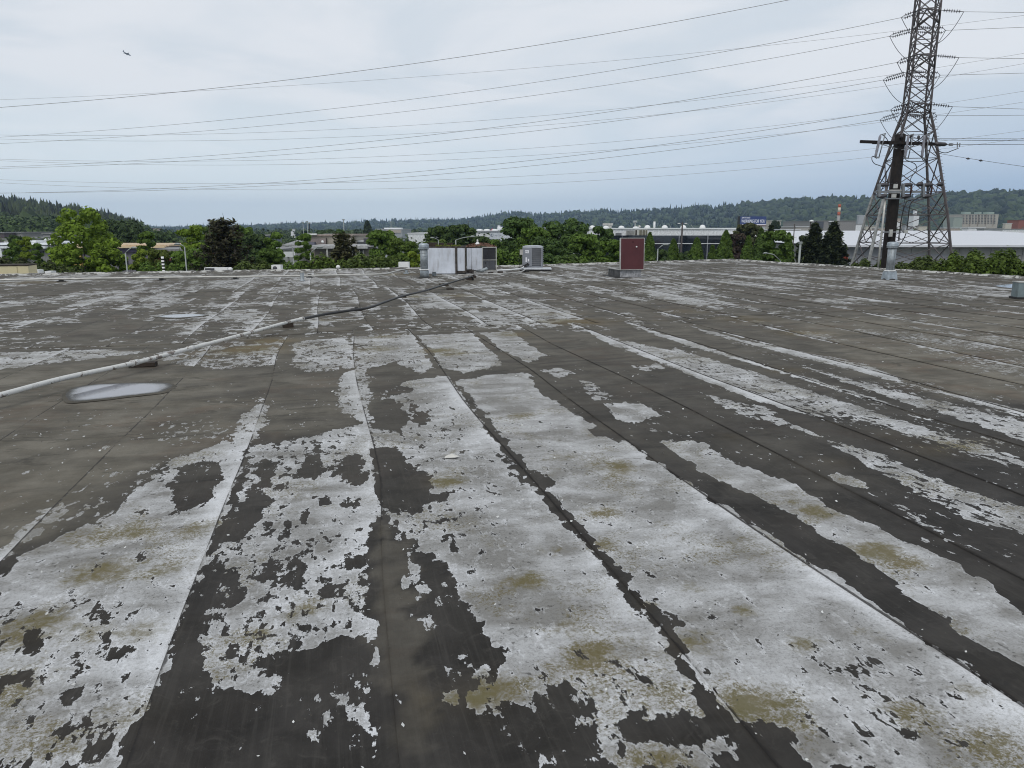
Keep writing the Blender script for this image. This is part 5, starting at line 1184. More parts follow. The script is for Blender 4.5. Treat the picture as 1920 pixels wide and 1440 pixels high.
# ================================================================ LAMPS
Mlamp = mat('pale_lamp_steel', (.30, .32, .31), .5, .3, var=.1)
def lamp(px, ytop, depth, dx, dy, lab, r=.055, curve=False, head=True):
    t = P(px, ytop, depth); o = empty('street_lamp', (t.x, depth, GZ), 0, lab, 'street lamp', 'street lamps beyond the roof edge')
    one('pole', o, Mlamp, lambda m: m.tube([(0, 0, 0), (0, 0, t.z-GZ)], [r*1.3, r*.8], 8))
    e = P(px+dx, ytop+dy, depth)-o.location; s = Vector((0, 0, t.z-GZ)); k = s.lerp(e, .55)+Vector((0, 0, abs(e.x)*.04 if not curve else abs(e.x)*.16))
    one('arm', o, Mlamp, lambda m: m.tube([s, k, e], r*.6, 7))
    sg = 1 if dx > 0 else -1
    if head: one('lamp_head', o, Mlamp, lambda m: m.tube([e, e+Vector((sg*.08, 0, .02)), e+Vector((sg*.28, 0, .02)), e+Vector((sg*.4, 0, -.01))], [.03, .075, .075, .03], 8))
lamp(582, 475, 48, 12, -11, 'street lamp left of the olive brown conifer with its arm bent right')
lamp(346, 463, 50, -8, -5, 'street lamp before the bright upright tree with its arm bent left')
lamp(235, 474, 50, 11, -9, 'street lamp at the left of the cream fascia building, arm bent right')
lamp(549, 464, 60, -6, -3, 'thin street lamp in front of the white sign board', .05)
lamp(822, 450, 75, -8, -4, 'small street lamp seen over the wood blocks with its head bent left', .055)
lamp(854.5, 450, 58, 27, -6, 'street lamp behind the air handler corner post with a long arm to the right', .06)
lamp(1233.5, 467, 56, 10, -8, 'street lamp right of the red hatch lid with a short curved arm')
lamp(1463.5, 489, 62, -24, -14, 'drooping lamp whose long arm sweeps left under the round green tree', .07, True)
def globe(px, ytop, depth, lab, h=True):
    t = P(px, ytop, depth); o = empty('globe_lamp', (t.x, depth, GZ), 0, lab, 'lamp post')
    one('pole', o, mat('dark_post', (.07, .06, .055)), lambda m: m.tube([(0, 0, 0), (0, 0, t.z-GZ)], [.12, .07], 8))
    if h: one('lamp_head', o, Mwhite2, lambda m: m.lathe([(.05, 0), (.28, .03), (.24, .16), (.1, .24), (.01, .25)], (.1, 0, t.z-GZ), 12))
globe(1520, 416, 95, 'dark post with a white dome lamp rising left of the paired conifers'); globe(1490, 420, 110, 'dark bare post between the green row and the paired conifers', False)
o = empty('street_lamp', (P(1501, 455, 60).x, 60, GZ), 0, 'pale short lamp post with flat top left of the dark post', 'street lamp', 'street lamps beyond the roof edge'); z = P(1501, 455, 60).z-GZ
one('pole', o, Mlamp, lambda m: m.tube([(0, 0, 0), (0, 0, z)], .09, 8)); one('lamp_head', o, Mlamp, lambda m: m.box((0, 0, z), (.24, .24, .16)))
# T topped floodlight pole
o = empty('floodlight_pole', (P(1279.5, 420, 120).x, 120, GZ), 0, 'dark pole with two lamps on a bar in front of the white roofline', 'lamp post'); z = P(1279.5, 417, 120).z-GZ
one('pole', o, mat('dark_post', (.07, .06, .055)), lambda m: m.tube([(0, 0, 0), (0, 0, z)], [.22, .12], 8))
one('arm', o, mat('dark_post', (.07, .06, .055)), lambda m: m.bar((-.5, 0, z-.25), (.5, 0, z-.25), .07))
for sx in (-.55, .55): one('lamp_head', o, Mwhite2, lambda m: m.box((sx, 0, z-.16), (.4, .2, .12)))
for x, y, d, lab in ((568, 418, 400, 'thin tall mast left of two over the tan building'), (576, 416, 380, 'thin tall mast with small head over the tan building'), (580, 419, 300, 'thicker dark mast over the white roof slab'), (644, 413, 300, 'tall mast with box on top above the tan building'), (733, 417, 420, 'pale mast before the striped office block'), (823, 422, 380, 'pale mast behind the dark trees left of the lamp arm'), (1191, 417, 180, 'pale slim mast on the long white roof'), (878, 415, 450, 'faint mast against the hills above the dark trees')):
    z = P(x, y, d).z-GZ; o = empty('mast', (P(x, y, d).x, d, GZ), 0, lab, 'mast'); one('pole', o, Mlamp if 'dark' not in lab else Mpole, lambda m: m.tube([(0, 0, 0), (0, 0, z)], [.3, .15], 6)); one('lamp_head', o, Mlamp, lambda m: m.box((0, 0, z+.2), (.9, .5, .45)))
# striped pole top
o = empty('striped_post', (P(306, 480, 46).x, 46, GZ), 0, 'black and white spiral striped post standing just past the roof edge', 'post'); zt = P(304, 481, 46).z-GZ
one('post', o, Mwhite2, lambda m: m.tube([(-.06, 0, 0), (-.06, 0, zt)], .085, 8))
for k in range(4): one('stripe', o, Mblack, lambda m: m.tube([(-.06, 0, zt-.12-k*.2), (-.06, 0, zt-.22-k*.2)], .09, 8))
# ================================================================ AIRCRAFT
AD = 2750.; ac = P(238, 101, AD)
pl = empty('airplane', ac, math.radians(-38), 'small dark airliner banking in the cloudy sky at upper left', 'airplane'); pl.rotation_euler = (math.radians(-12), math.radians(4), math.radians(-28))
Mpl = mat('airliner_grey', (.22, .24, .27), .5)
one('fuselage', pl, Mpl, lambda m: m.tube([(0, 15, 0), (0, 13, .1), (0, 10, .3), (0, 0, .3), (0, -9, .6), (0, -15, 1.4)], [.3, 1.4, 2.1, 2.1, 1.6, .3], 12))
for s in (-1, 1):
    one('wing', pl, Mpl, lambda m: m.add([(s*1.5, 4.5, -.6), (s*16.5, -4.0, 1.2), (s*16.5, -5.5, 1.2), (s*1.5, -3, -.6), (s*1.5, 4.5, -.1), (s*16.5, -4.0, 1.35), (s*16.5, -5.5, 1.35), (s*1.5, -3, -.1)], [(0, 1, 2, 3), (7, 6, 5, 4), (0, 4, 5, 1), (2, 6, 7, 3), (1, 5, 6, 2)]))
    one('tailplane', pl, Mpl, lambda m: m.add([(s*.8, -11, 1.2), (s*6, -14.5, 1.6), (s*6, -15.5, 1.6), (s*.8, -14, 1.2), (s*.8, -11, 1.5), (s*6, -14.5, 1.75), (s*6, -15.5, 1.75), (s*.8, -14, 1.5)], [(0, 1, 2, 3), (7, 6, 5, 4), (0, 4, 5, 1), (2, 6, 7, 3), (1, 5, 6, 2)]))
    one('engine', pl, Mpl, lambda m: m.tube([(s*5.2, 5.2, -1.7), (s*5.2, 4.5, -1.7), (s*5.2, 1.2, -1.6)], [1.0, 1.25, .8], 10))
one('tail_fin', pl, Mpl, lambda m: m.add([(-.15, -10, 1.8), (-.15, -14.5, 7.2), (-.15, -16, 7.2), (-.15, -14.6, 1.6), (.15, -10, 1.8), (.15, -14.5, 7.2), (.15, -16, 7.2), (.15, -14.6, 1.6)], [(0, 1, 2, 3), (7, 6, 5, 4), (0, 4, 5, 1), (1, 5, 6, 2), (2, 6, 7, 3)]))
# ================================================================ BUILDINGS
def bld(name, px0, px1, ytop, depth, dep, label, colr, rz=0.0, roofm=None, group=None, cat='building', base=GZ, parapet=True):
    """a block whose front spans px0..px1 at that depth, its top at ytop, dep metres deep"""
    a = P(px0, 430, depth); b = P(px1, 430, depth); zt = P((px0+px1)/2, ytop, depth).z; w = b.x-a.x
    o = empty(name, ((a.x+b.x)/2, depth, base), rz, label, cat, group); h = zt-base
    one('wall', o, colr, lambda m: m.box((0, dep/2, h/2), (w, dep, h)))
    one('roof', o, roofm or Mroofw, lambda m: m.box((0, dep/2, h+.10), (w+.5, dep+.5, .25)))
    return o, w, h
def px2(o, px, y, dy=0.0):
    p = P(px, y, o.location.y)-o.location; return Matrix.Rotation(-o.rotation_euler.z, 3, 'Z') @ p+Vector((0, dy, 0))
def slab(o, nm, mt, x0, x1, y0, y1, out=-.12, th=.2):
    a = px2(o, x0, y1); b = px2(o, x1, y0); one(nm, o, mt, lambda m: m.box(((a.x+b.x)/2, out, (a.z+b.z)/2), (b.x-a.x, th, b.z-a.z)))
Mroofw = mat('white_roof', (.66, .67, .68), .6, var=.05); Mroofg = mat('grey_gravel_roof', (.26, .26, .255), .9); Mtan = mat('tan_stucco', (.33, .30, .25), .85, var=.08); Mconc = mat('plain_concrete', (.30, .30, .29), .85, var=.12, sc=.3, dirt=.4, dirtcol=(.16, .155, .145))
Mgl = NT('dark_glass', .08, 0, .8).out((.012, .016, .022)); Mnavy = mat('navy_band', (.045, .035, .075), .6); Mcream = mat('cream_fascia', (.62, .49, .32), .7, var=.05); Mredt = mat('dark_red_trim', (.16, .03, .03), .6); Myel = mat('ochre_panel', (.42, .27, .08), .7); Mpan = mat('offwhite_panel', (.50, .50, .46), .7); Mgw = mat('mid_grey_wall', (.20, .20, .20), .8); Moff = mat('pale_wall', (.70, .71, .72), .7)
# long white building with dark glass band
B, w, h = bld('office_building', 1105, 1381, 429.5, 150, 45, 'long white flat roofed building with dark glass band behind the cone shaped trees', Moff, roofm=mat('white_parapet', (.74, .76, .76), .6, var=.03))
slab(B, 'window_band', Mgl, 1106, 1372, 441.5, 456, -.10, .3); slab(B, 'sill_band', Mroofw, 1106, 1372, 456, 457.4, -.16, .4); slab(B, 'window_band', Mgl, 1106, 1372, 457.4, 492, -.10, .3)
for x in (1271.5, 1218, 1325, 1165): slab(B, 'mullion', Mgreyp, x, x+.8, 441.6, 491, -.27, .1)
slab(B, 'louvre_screen', mat('louvre_grey', (.36, .36, .34)), 1174, 1188, 432, 441, -.2, .3)
for i in range(6): slab(B, 'louvre', Mgw, 1175+i*2.2, 1175.8+i*2.2, 432.5, 440.8, -.4, .1)
slab(B, 'louvre_screen', mat('louvre_pale', (.5, .5, .46)), 1189, 1214, 430.6, 441.2, -.2, .4)
for x0, x1 in ((1190.5, 1193.5), (1198, 1203), (1204, 1209), (1210, 1212.5)): slab(B, 'opening', Mwood if x0 < 1195 else mat('olive_vent', (.16, .15, .11)), x0, x1, 431.5, 440.8, -.45, .1)
slab(B, 'opening', mat('grey_vent', (.16, .17, .18)), 1154, 1165, 436.5, 441.3, -.2, .3)
z = h+.2
for x, hh in ((1097+16, .9), (1139, .8), (1168.5, .8), (1196, .6), (1218, 1.0), (1251, 1.0), (1286.5, 1.0), (1323, 1.1)):
    c = px2(B, x, 429); one('skylight', B, Mwhite2, lambda m: m.lathe([(.62, 0), (.60, .25), (.45, .5*hh), (.2, .62*hh), (.02, .66*hh)], (c.x, 2.5, z-.05), 14))
one('roof_stack', B, Mwhite2, lambda m: m.lathe([(.22, 0), (.22, 1.35)], (px2(B, 1232, 429).x, 3, z-.05), 10)); one('exhaust_hood', B, Malu, lambda m: (m.box((px2(B, 1144, 429).x, 4, z+.75), (2.0, 1, .45)), m.box((px2(B, 1148, 429).x, 4, z+.3), (.7, .7, .7))))
one('antenna', B, Malu, lambda m: (m.bar((px2(B, 1264, 428).x, 3, z), (px2(B, 1261, 424).x, 3, z+.7), .05), m.bar((px2(B, 1307, 428).x, 3, z), (px2(B, 1302, 424).x, 3, z+.7), .05))); one('vent_ball', B, Malu, lambda m: m.lathe([(.1, 0), (.28, .2), (.28, .4), (.1, .55)], (px2(B, 1203.5, 428).x, 3, z), 12))
# white storage building with round emblem
T, w, h = bld('storage_building', 893, 960, 434, 220, 30, 'white building with a round dark emblem between dark trees above the air handler', Moff)
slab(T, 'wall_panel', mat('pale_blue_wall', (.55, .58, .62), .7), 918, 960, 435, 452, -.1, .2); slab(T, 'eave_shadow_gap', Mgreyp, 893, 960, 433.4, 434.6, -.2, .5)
c = px2(T, 922.5, 440.8); one('emblem', T, mat('emblem_navy', (.03, .06, .12), .6), lambda m: m.add([(c.x+.42*math.cos(a), -.23, c.z+.42*math.sin(a)) for a in [math.radians(q) for q in range(70, 300, 20)]]+[(c.x+.26*math.cos(a)+.08, -.23, c.z+.30*math.sin(a)) for a in [math.radians(q) for q in range(300, 69, -20)]], [tuple(range(24))[:24]]))
one('emblem', T, mat('emblem_navy', (.03, .06, .12), .6), lambda m: m.add([(c.x+r0*math.cos(math.radians(q)), -.23, c.z+r0*math.sin(math.radians(q))) for q in range(-60, 71, 26) for r0 in (.42, .33)], [(2*i, 2*i+1, 2*i+3, 2*i+2) for i in range(5)]))
for x0 in (928, 930.5, 933, 935.5, 938): slab(T, 'faint_lettering', mat('pale_lettering', (.28, .30, .33)), x0, x0+1.2, 439.8, 442.2, -.215, .02)
for x in (898, 912, 927): cc = px2(T, x, 433); one('roof_dome', T, Mwhite2, lambda m: m.lathe([(1.1, 0), (.9, .35), (.4, .5), (.02, .52)], (cc.x, 4, h+.2), 14))
cc = px2(T, 923, 431); one('roof_sign', T, mat('faded_red', (.45, .10, .14)), lambda m: m.bar((cc.x-.5, 4, h+.2), (cc.x, 4, h+.8), .35))
cc = px2(T, 937, 428); one('roof_unit', T, Moff, lambda m: (m.box((cc.x, 5, h+.9), (1.6, 1.5, .9)), m.box((cc.x-.3, 5, h+1.5), (.8, .8, .5))))
for x0, x1, yt, d, lab in ((765, 806, 438, 250, 'white flat roofed shed between the thin column tree and the dark trees'), (655, 690, 443, 190, 'white canopy roof right of the tan building')):
    bld('warehouse', x0, x1, yt, d, 30, lab, Moff)
# striped office
F_, w, h = bld('office_building', 705, 754, 430, 350, 30, 'far striped office block against the blue hills', mat('office_grey', (.33, .35, .36))); slab(F_, 'window_band', Mgl, 716, 724, 432.5, 434, -.2, .3); slab(F_, 'window_band', Mgl, 705, 722, 436, 437.4, -.2, .3); slab(F_, 'wall_panel', mat('office_tan', (.42, .38, .33)), 725, 752, 431, 436.5, -.2, .3)
cc = px2(F_, 734, 430); one('penthouse', F_, Moff, lambda m: m.box((cc.x, 6, h+.3), (8, 6, .9)))
# tan building
TB, w, h = bld('flat_roofed_building', 578, 659, 442.6, 112, 18, 'tan flat roofed building with white corner and canopy behind the olive conifer', Mtan, roofm=mat('brown_parapet', (.26, .21, .18)))
slab(TB, 'corner_panel', Mwhite2, 574, 580, 443, 464, -.3, .6); slab(TB, 'sign_slab', Mwhite2, 575, 595, 437.8, 440.6, -.4, .4); slab(TB, 'wall_panel', mat('mauve_wall', (.25, .21, .20)), 582, 613, 447, 460, -.1, .1)
slab(TB, 'downpipe', Mwood, 612.6, 613.4, 446, 461, -.2, .1); slab(TB, 'roof_duct', mat('mesh_screen', (.14, .14, .18)), 584, 593, 454, 460, -.6, 1.0)
cc = px2(TB, 607, 453.5); one('satellite_dish', TB, Mwhite2, lambda m: m.tube([(cc.x, -.9, cc.z), (cc.x, -.8, cc.z+.02), (cc.x, -.7, cc.z+.03)], [.05, .2, .22], 14)); 
CB, w, h = bld('canopy_building', 588, 691, 462.5, 106, 5.5, 'grey walled low building with pale roof edge and white framed square windows', mat('taupe_wall', (.16, .145, .13)), roofm=mat('pale_roof_edge', (.42, .42, .42)))
slab(CB, 'fascia', mat('pale_roof_edge', (.42, .42, .42)), 585, 691, 461, 465.8, -.5, .8)
slab(CB, 'post', Malu, 615.2, 616.8, 466, 496, -.6, .25)
for x0 in (661.5, 668.5, 675.5):
    for y0, y1 in ((469.5, 472), (473.2, 480.5)):
        slab(CB, 'window', Mgl, x0, x0+5.6, y0, y1, -.08, .14)
slab(CB, 'window_frame', Malu, 660.3, 682.6, 472.1, 473.1, -.12, .2)
for x0 in (660.4, 667.3, 674.3, 681.5): slab(CB, 'window_frame', Malu, x0, x0+1, 469, 481, -.14, .2)
slab(CB, 'window', Mgl, 624, 629, 469.5, 476.5, -.08, .14); slab(CB, 'window_frame', Malu, 623, 629, 472, 473, -.12, .2)
UB, w, h = bld('roof_plant_building', 659, 692, 453.5, 116, 8, 'pale roof plant screen with dark slot above the square windows', mat('pale_screen', (.40, .41, .42))); slab(UB, 'slot', Mblack, 665, 679, 458, 459.2, -.1, .2); slab(UB, 'slot', Mblack, 660, 663.5, 455, 459, -.1, .2); slab(UB, 'dark_panel', mat('dark_plant', (.09, .09, .11)), 683, 690, 447, 461, -.2, .4)
# white sign board and grey roofs
SB = empty('sign_board', (P(540, 478, 70).x, 70, GZ), 0, 'blank white board behind the thin street lamp', 'board'); a_ = px2(SB, 529, 482); b_ = px2(SB, 553, 472)
one('board', SB, Mroofw, lambda m: m.box(((a_.x+b_.x)/2, 0, (a_.z+b_.z)/2), (b_.x-a_.x, .12, b_.z-a_.z))); one('post', SB, Mgw, lambda m: m.bar((0, .1, 0), (0, .1, a_.z), .15))
bld('grey_roofed_building', 520, 578, 466, 112, 12, 'grey roofed low building behind the white board', Mgw, roofm=Mroofg)
GR, w, h = bld('gabled_shed', 528, 566, 461, 130, 10, 'pale pitched roof shed left of the tan building', Moff, roofm=Mroofg); one('gable', GR, mat('pale_metal_roof', (.45, .46, .47)), lambda m: m.add([(-w/2, 0, h+.2), (w/2, 0, h+.2), (w/2, 10, h+.2), (-w/2, 10, h+.2), (w*.35, 0, h+1.1), (w*.35, 10, h+1.1)], [(0, 1, 4), (2, 3, 5), (0, 4, 5, 3), (1, 2, 5, 4)]))
bld('white_kiosk', 484, 503, 442, 180, 10, 'dark low roof block over the feathery tree', mat('slate_block', (.13, .15, .18)), roofm=Mroofg)
# red trimmed building
RB, w, h = bld('workshop_building', 288, 522, 470, 96, 14, 'long low workshop with off white panels and dark red trim behind the pine', Mpan, roofm=mat('grey_membrane', (.22, .22, .22)))
slab(RB, 'fascia', Mredt, 288, 522, 473.2, 475.2, -.3, .5)
for x0 in (288, 313, 338, 363, 388, 413, 438, 463, 488, 513): slab(RB, 'post', Mredt, x0, x0+1.6, 475.2, 500, -.2, .3)
slab(RB, 'lintel', Mredt, 288, 522, 484.5, 488, -.22, .3)
for x0 in (315.5, 440.5, 467.5, 490.5): slab(RB, 'roller_door', Moff if x0 > 400 else Mblack, x0, x0+18, 488.2, 505, -.1, .15)
# cream fascia building
YB, w, h = bld('shop_building', 120, 313, 461.5, 112, 14, 'low building with cream fascia, navy band and ochre panels behind the street lamp', mat('mauve_grey_wall', (.16, .15, .17)), roofm=mat('sand_roof', (.55, .42, .28)))
slab(YB, 'fascia', Mcream, 120, 313, 461.7, 464.8, -.5, .8); slab(YB, 'sign_band', Mnavy, 120, 313, 465, 473, -.25, .4); slab(YB, 'door_panel', Myel, 134, 154, 473, 500, -.2, .3); slab(YB, 'door_panel', Myel, 222, 235, 482.5, 487.5, -.2, .3); slab(YB, 'dark_opening', Mblack, 222, 240, 488, 500, -.2, .3); slab(YB, 'grey_unit', mat('unit_grey', (.3, .3, .3)), 312.5, 340, 463, 472, -.3, .6)
slab(YB, 'blue_box', mat('pale_blue_box', (.40, .44, .62)), 333, 341, 467.5, 472.5, -1.0, .5)
tag(one('parked_car', None, Mwhite2, lambda m: (m.box((0, 0, .62), (4.2, 1.8, .55), taper=.96), m.box((.1, 0, 1.1), (2.4, 1.6, .5), taper=.75))), 'white parked car just visible beside the curved lamp post foot', 'car'); bpy.data.objects['parked_car'].location = (P(232, 499, 95).x, 95, P(232, 502, 95).z-.3) if False else (P(232, 499, 150).x, 150, GZ)
# far left
WB, w, h = bld('flat_roofed_building', -60, 91, 459, 128, 30, 'white flat roofed building with pillars at the far left edge', mat('grey_wall', (.22, .22, .22)), roofm=mat('bright_roof_edge', (.72, .74, .76)))
slab(WB, 'fascia', mat('bright_roof_edge', (.72, .74, .76)), -60, 91, 461.5, 465.5, -.6, .9)
for x0 in (7, 27, 50): slab(WB, 'pillar', Moff, x0, x0+2.4, 465.5, 500, -.7, .6)
for x0 in (64, 72, 78): slab(WB, 'window', Mgl, x0, x0+4, 470, 478, -.1, .2)
slab(WB, 'roof_unit', Mgw, 25.5, 33, 456, 464.5, 3, 2)
for x0, x1, y0, y1 in ((0, 22, 452, 456), (47, 70, 454.5, 458), (62, 90, 457.5, 460)): slab(WB, 'roof_monitor', Moff, x0, x1, y0, y1, 8, 3)
for x in (53, 58, 63, 66, 75): cc = px2(WB, x, 456); one('roof_vent', WB, Mwhite2, lambda m: m.lathe([(.25, 0), (.25, .5), (.35, .55), (.1, .8)], (cc.x, 5, h+.2), 8))
bld('grey_barn', 6, 41, 436.5, 210, 20, 'pale grey sheet metal barn below the wooded hill at far left', mat('sheet_grey', (.25, .25, .24)), roofm=mat('sheet_grey', (.25, .25, .24))); bld('brick_annex', -30, 6, 437, 205, 20, 'dark brick block at the left picture edge below the hill', mat('dark_brick', (.10, .08, .085)), roofm=Mroofg)
bld('grey_barn', 79, 104, 438.5, 210, 20, 'smaller grey metal barn beside the tall bright tree', mat('sheet_grey2', (.21, .21, .21)), roofm=mat('sheet_grey', (.25, .25, .24))); bld('low_shed', 45, 86, 446, 190, 14, 'long low green grey shed between the two metal barns', mat('shed_grey', (.2, .22, .2)), roofm=Mroofg); bld('pale_shed', 4, 30, 449, 180, 14, 'pale shed front just under the larger metal barn', Mpan, roofm=Mroofg)
PH, w, h = bld('hillside_house', 171, 190, 423, 420, 12, 'pinkish house with dark windows on the slope right of the bright tree', mat('pink_stucco', (.42, .30, .24)), roofm=mat('pink_stucco2', (.36, .27, .23)))
for x0 in (175, 179, 183, 187): slab(PH, 'window', Mgl, x0, x0+1.6, 425.5, 428.5, -.2, .3)
# cream sheet box beyond the roof edge at the far left
CX = empty('sheet_metal_box', G(34, 516, .0)+Vector((0, .6, -.25)), math.radians(17), 'cream sheet metal box with black lid edge at the left end of the roof edge', 'equipment box')
one('housing', CX, mat('cream_sheet', (.66, .58, .36), .6, var=.05), lambda m: m.box((-1.6, .5, .27), (3.2, 1.0, .56))); one('lid', CX, Mwood, lambda m: m.box((-1.6, .5, .575), (3.24, 1.04, .04)))
for k in range(5): one('panel_seam', CX, mat('tan_seam', (.40, .34, .2)), lambda m: m.box((-.35-k*.6, -.008, .27), (.015, .012, .52)))
# lower annex roof beyond the far edge that carries small units
AX = MB(); 
def annex(m):
    p = [XY(*q) for q in ((-16, 29.9), (8.5, 31.6), (8.5, 36.5), (-16, 35))]; m.add([(x, y, -.9) for x, y in p]+[(x, y, GZ) for x, y in p], [(0, 1, 2, 3), (0, 4, 5, 1), (1, 5, 6, 2), (2, 6, 7, 3), (3, 7, 4, 0)])
AN = empty('annex_building', (0, 0, 0), 0, 'low annex just beyond the far roof edge that carries the small air conditioners', 'building'); one('wall', AN, Mroofg, annex)
def mini(px, ytop, ybot, wpx, d, lab, grille, nm='mini_split_unit', cat='air conditioner', hgt=None):
    b = P(px, ybot, d); t = P(px, ytop, d); w = wpx*d/FPX; o = empty(nm, (b.x, d, -.9), 0, lab, cat); H_ = t.z+.9; h0 = max(.1, b.z+.9-.25)
    one('casing', o, Mwhite2, lambda m: m.box((0, .18, (h0+H_)/2), (w, .36, H_-h0)))
    if grille: one('fan_grille', o, Mdark, grille and (lambda m: grille(m, w, h0, H_)))
    one('stand', o, Mgalv2, lambda m: (m.bar((-w*.35, .18, 0), (-w*.35, .18, h0), .06), m.bar((w*.35, .18, 0), (w*.35, .18, h0), .06))); return o
mini(405, 502, 510, 43, 33.5, 'long low white air conditioner with dark grille behind the far roof edge', lambda m, w, a, b: m.box((-w*.26, -.01, b-.085), (w*.40, .03, .13)))
mini(518, 497, 510, 17, 33.5, 'square white air conditioner with round fan behind the far roof edge', lambda m, w, a, b: m.tube([Vector((-w*.12, .0, b-.15)), Vector((-w*.12, -.02, b-.15))], .10, 16))
mini(757, 491.5, 505, 19, 33.5, 'pale grey box with small white knob left of the spiral duct vent', None, 'roof_box', 'equipment box')
mini(90, 508.5, 512, 12, 32, 'tiny white box on the far roof edge under the bright tree', None, 'roof_box', 'equipment box')
mini(66, 506, 512, 13, 32, 'small white rooftop unit left of the tiny white box', None, 'roof_box', 'equipment box')
for x, y, lab in ((432, 505, 'small white mushroom vent right of the long air conditioner'), (634, 501, 'small white pipe vent before the olive conifer foot')):
    p = P(x, y, 31.8); o = empty('vent_pipe', (p.x, 31.8, -.9), 0, lab, 'vent pipe'); one('pipe', o, Mwhite2, lambda m: m.lathe([(.05, 0), (.05, p.z+.85), (.09, p.z+.86), (.09, p.z+.95), (.03, p.z+.99)], n=12))
# ---- right side
RW = empty('warehouse', (P(1750, 430, 100).x, 100, GZ), 0, 'wide concrete warehouse with bright white low pitched roof behind the transmission tower', 'building')
wl = P(1575, 430, 100).x-RW.location.x; wr = P(2300, 430, 100).x-RW.location.x; ez = P(1750, 459.5, 100).z-GZ; rzz = P(1750, 432.5, 150).z-GZ
def rgable(m): m.add([(wl-1, -.8, ez), (wr, -.8, ez), (wr, 50, rzz), (wl+10, 50, rzz), (wl-1, -.8, ez-.25), (wr, -.8, ez-.25), (wr, 100, ez), (wl-1, 100, ez)], [(0, 1, 2, 3), (4, 5, 1, 0), (3, 2, 6, 7), (0, 3, 7)])
one('roof', RW, mat('bright_white_roof', (.60, .61, .64), .6, var=.03), rgable); one('wall', RW, Mconc, lambda m: m.box(((wl+wr)/2, 50, (ez-.25)/2), (wr-wl, 99, ez-.26)))
for k in range(24):
    x = wl+1.5+k*(wr-wl)/24; one('wall_joint', RW, mat('joint_dark', (.15, .15, .145)), lambda m: m.box((x, .49, ez/2-.2), (.07, .04, ez-.6)))
a_ = px2(RW, 1560, 500); b_ = px2(RW, 1686, 467); one('painted_panel', RW, mat('blue_grey_paint', (.26, .27, .29), .8, var=.04), lambda m: m.add([(a_.x, .46, 0), (px2(RW, 1838, 490).x, .46, 0), (px2(RW, 1838, 480).x, .46, px2(RW, 1838, 480).z), (px2(RW, 1686, 475).x, .46, px2(RW, 1686, 474).z), (px2(RW, 1660, 461).x, .46, px2(RW, 1660, 461).z), (a_.x, .46, px2(RW, 1600, 461).z)], [(0, 1, 2, 3, 4, 5)]))
def rx(name, x0, x1, yt, d, dep, lab, c, **k): return bld(name, x0, x1, yt, d, dep, lab, c, **k)
rx('warehouse', 1462, 1530, 447, 125, 25, 'tan flat roofed warehouse between the green row and the paired conifers', mat('tan_wall', (.30, .275, .23)), roofm=mat('tan_roof', (.31, .29, .25)))
rx('warehouse', 1505, 1585, 444, 170, 40, 'white roofed warehouse behind the paired dark conifers', Moff)
IB, w, h = rx('industrial_building', 1528, 1604, 414.5, 420, 50, 'large grey industrial building below the red and white stack', mat('industrial_grey', (.24, .23, .22)), roofm=mat('industrial_grey', (.24, .23, .22))); slab(IB, 'dark_bay', mat('bay_dark', (.08, .085, .1)), 1529, 1544, 415.5, 428, -.3, .5); slab(IB, 'roof_monitor', Moff, 1553, 1562, 414.6, 416.2, -.6, 2)
SK = empty('smokestack', (P(1573, 400, 430).x, 430, GZ), 0, 'red and white banded smokestack in front of the wooded hill', 'smokestack')
for y0, y1, m_, nm in ((430, 404, Mconc, 'shaft'), (404, 397.5, mat('stack_red', (.42, .10, .05)), 'band'), (397.5, 389, mat('stack_cream', (.6, .52, .42)), 'band'), (389, 383, mat('stack_red', (.42, .10, .05)), 'band')):
    z0 = P(1573, y0, 430).z-GZ if y0 < 430 else 0; z1 = P(1573, y1, 430).z-GZ; r0 = 1.0-.012*(430-y0)*.5; r1 = 1.0-.012*(430-y1)*.5
    one(nm, SK, m_, lambda m: m.lathe([(max(.6, r0), z0), (max(.6, r1), z1)], n=14))
rx('warehouse', 1492, 1528, 425.5, 330, 40, 'low pale warehouse just left of the dark industrial bay', mat('pale_tan', (.36, .34, .31))); rx('warehouse', 1466, 1500, 431, 260, 20, 'low pale block right of the ribbed silo building', mat('pale_tan2', (.33, .31, .29)), roofm=Mroofw)
SI, w, h = rx('silo_building', 1437, 1463, 414.5, 320, 15, 'ribbed pale silo building touching the right end of the billboard', mat('silo_pale', (.46, .45, .40)), roofm=mat('silo_pale', (.46, .45, .40)))
for i in range(8): slab(SI, 'rib', mat('rib_dark', (.2, .19, .17)), 1439+i*3.1, 1439.9+i*3.1, 415.2, 430, -.3, .4)
rx('white_tank', 1417, 1434, 425.5, 310, 8, 'small white tank block under the billboard', Moff)
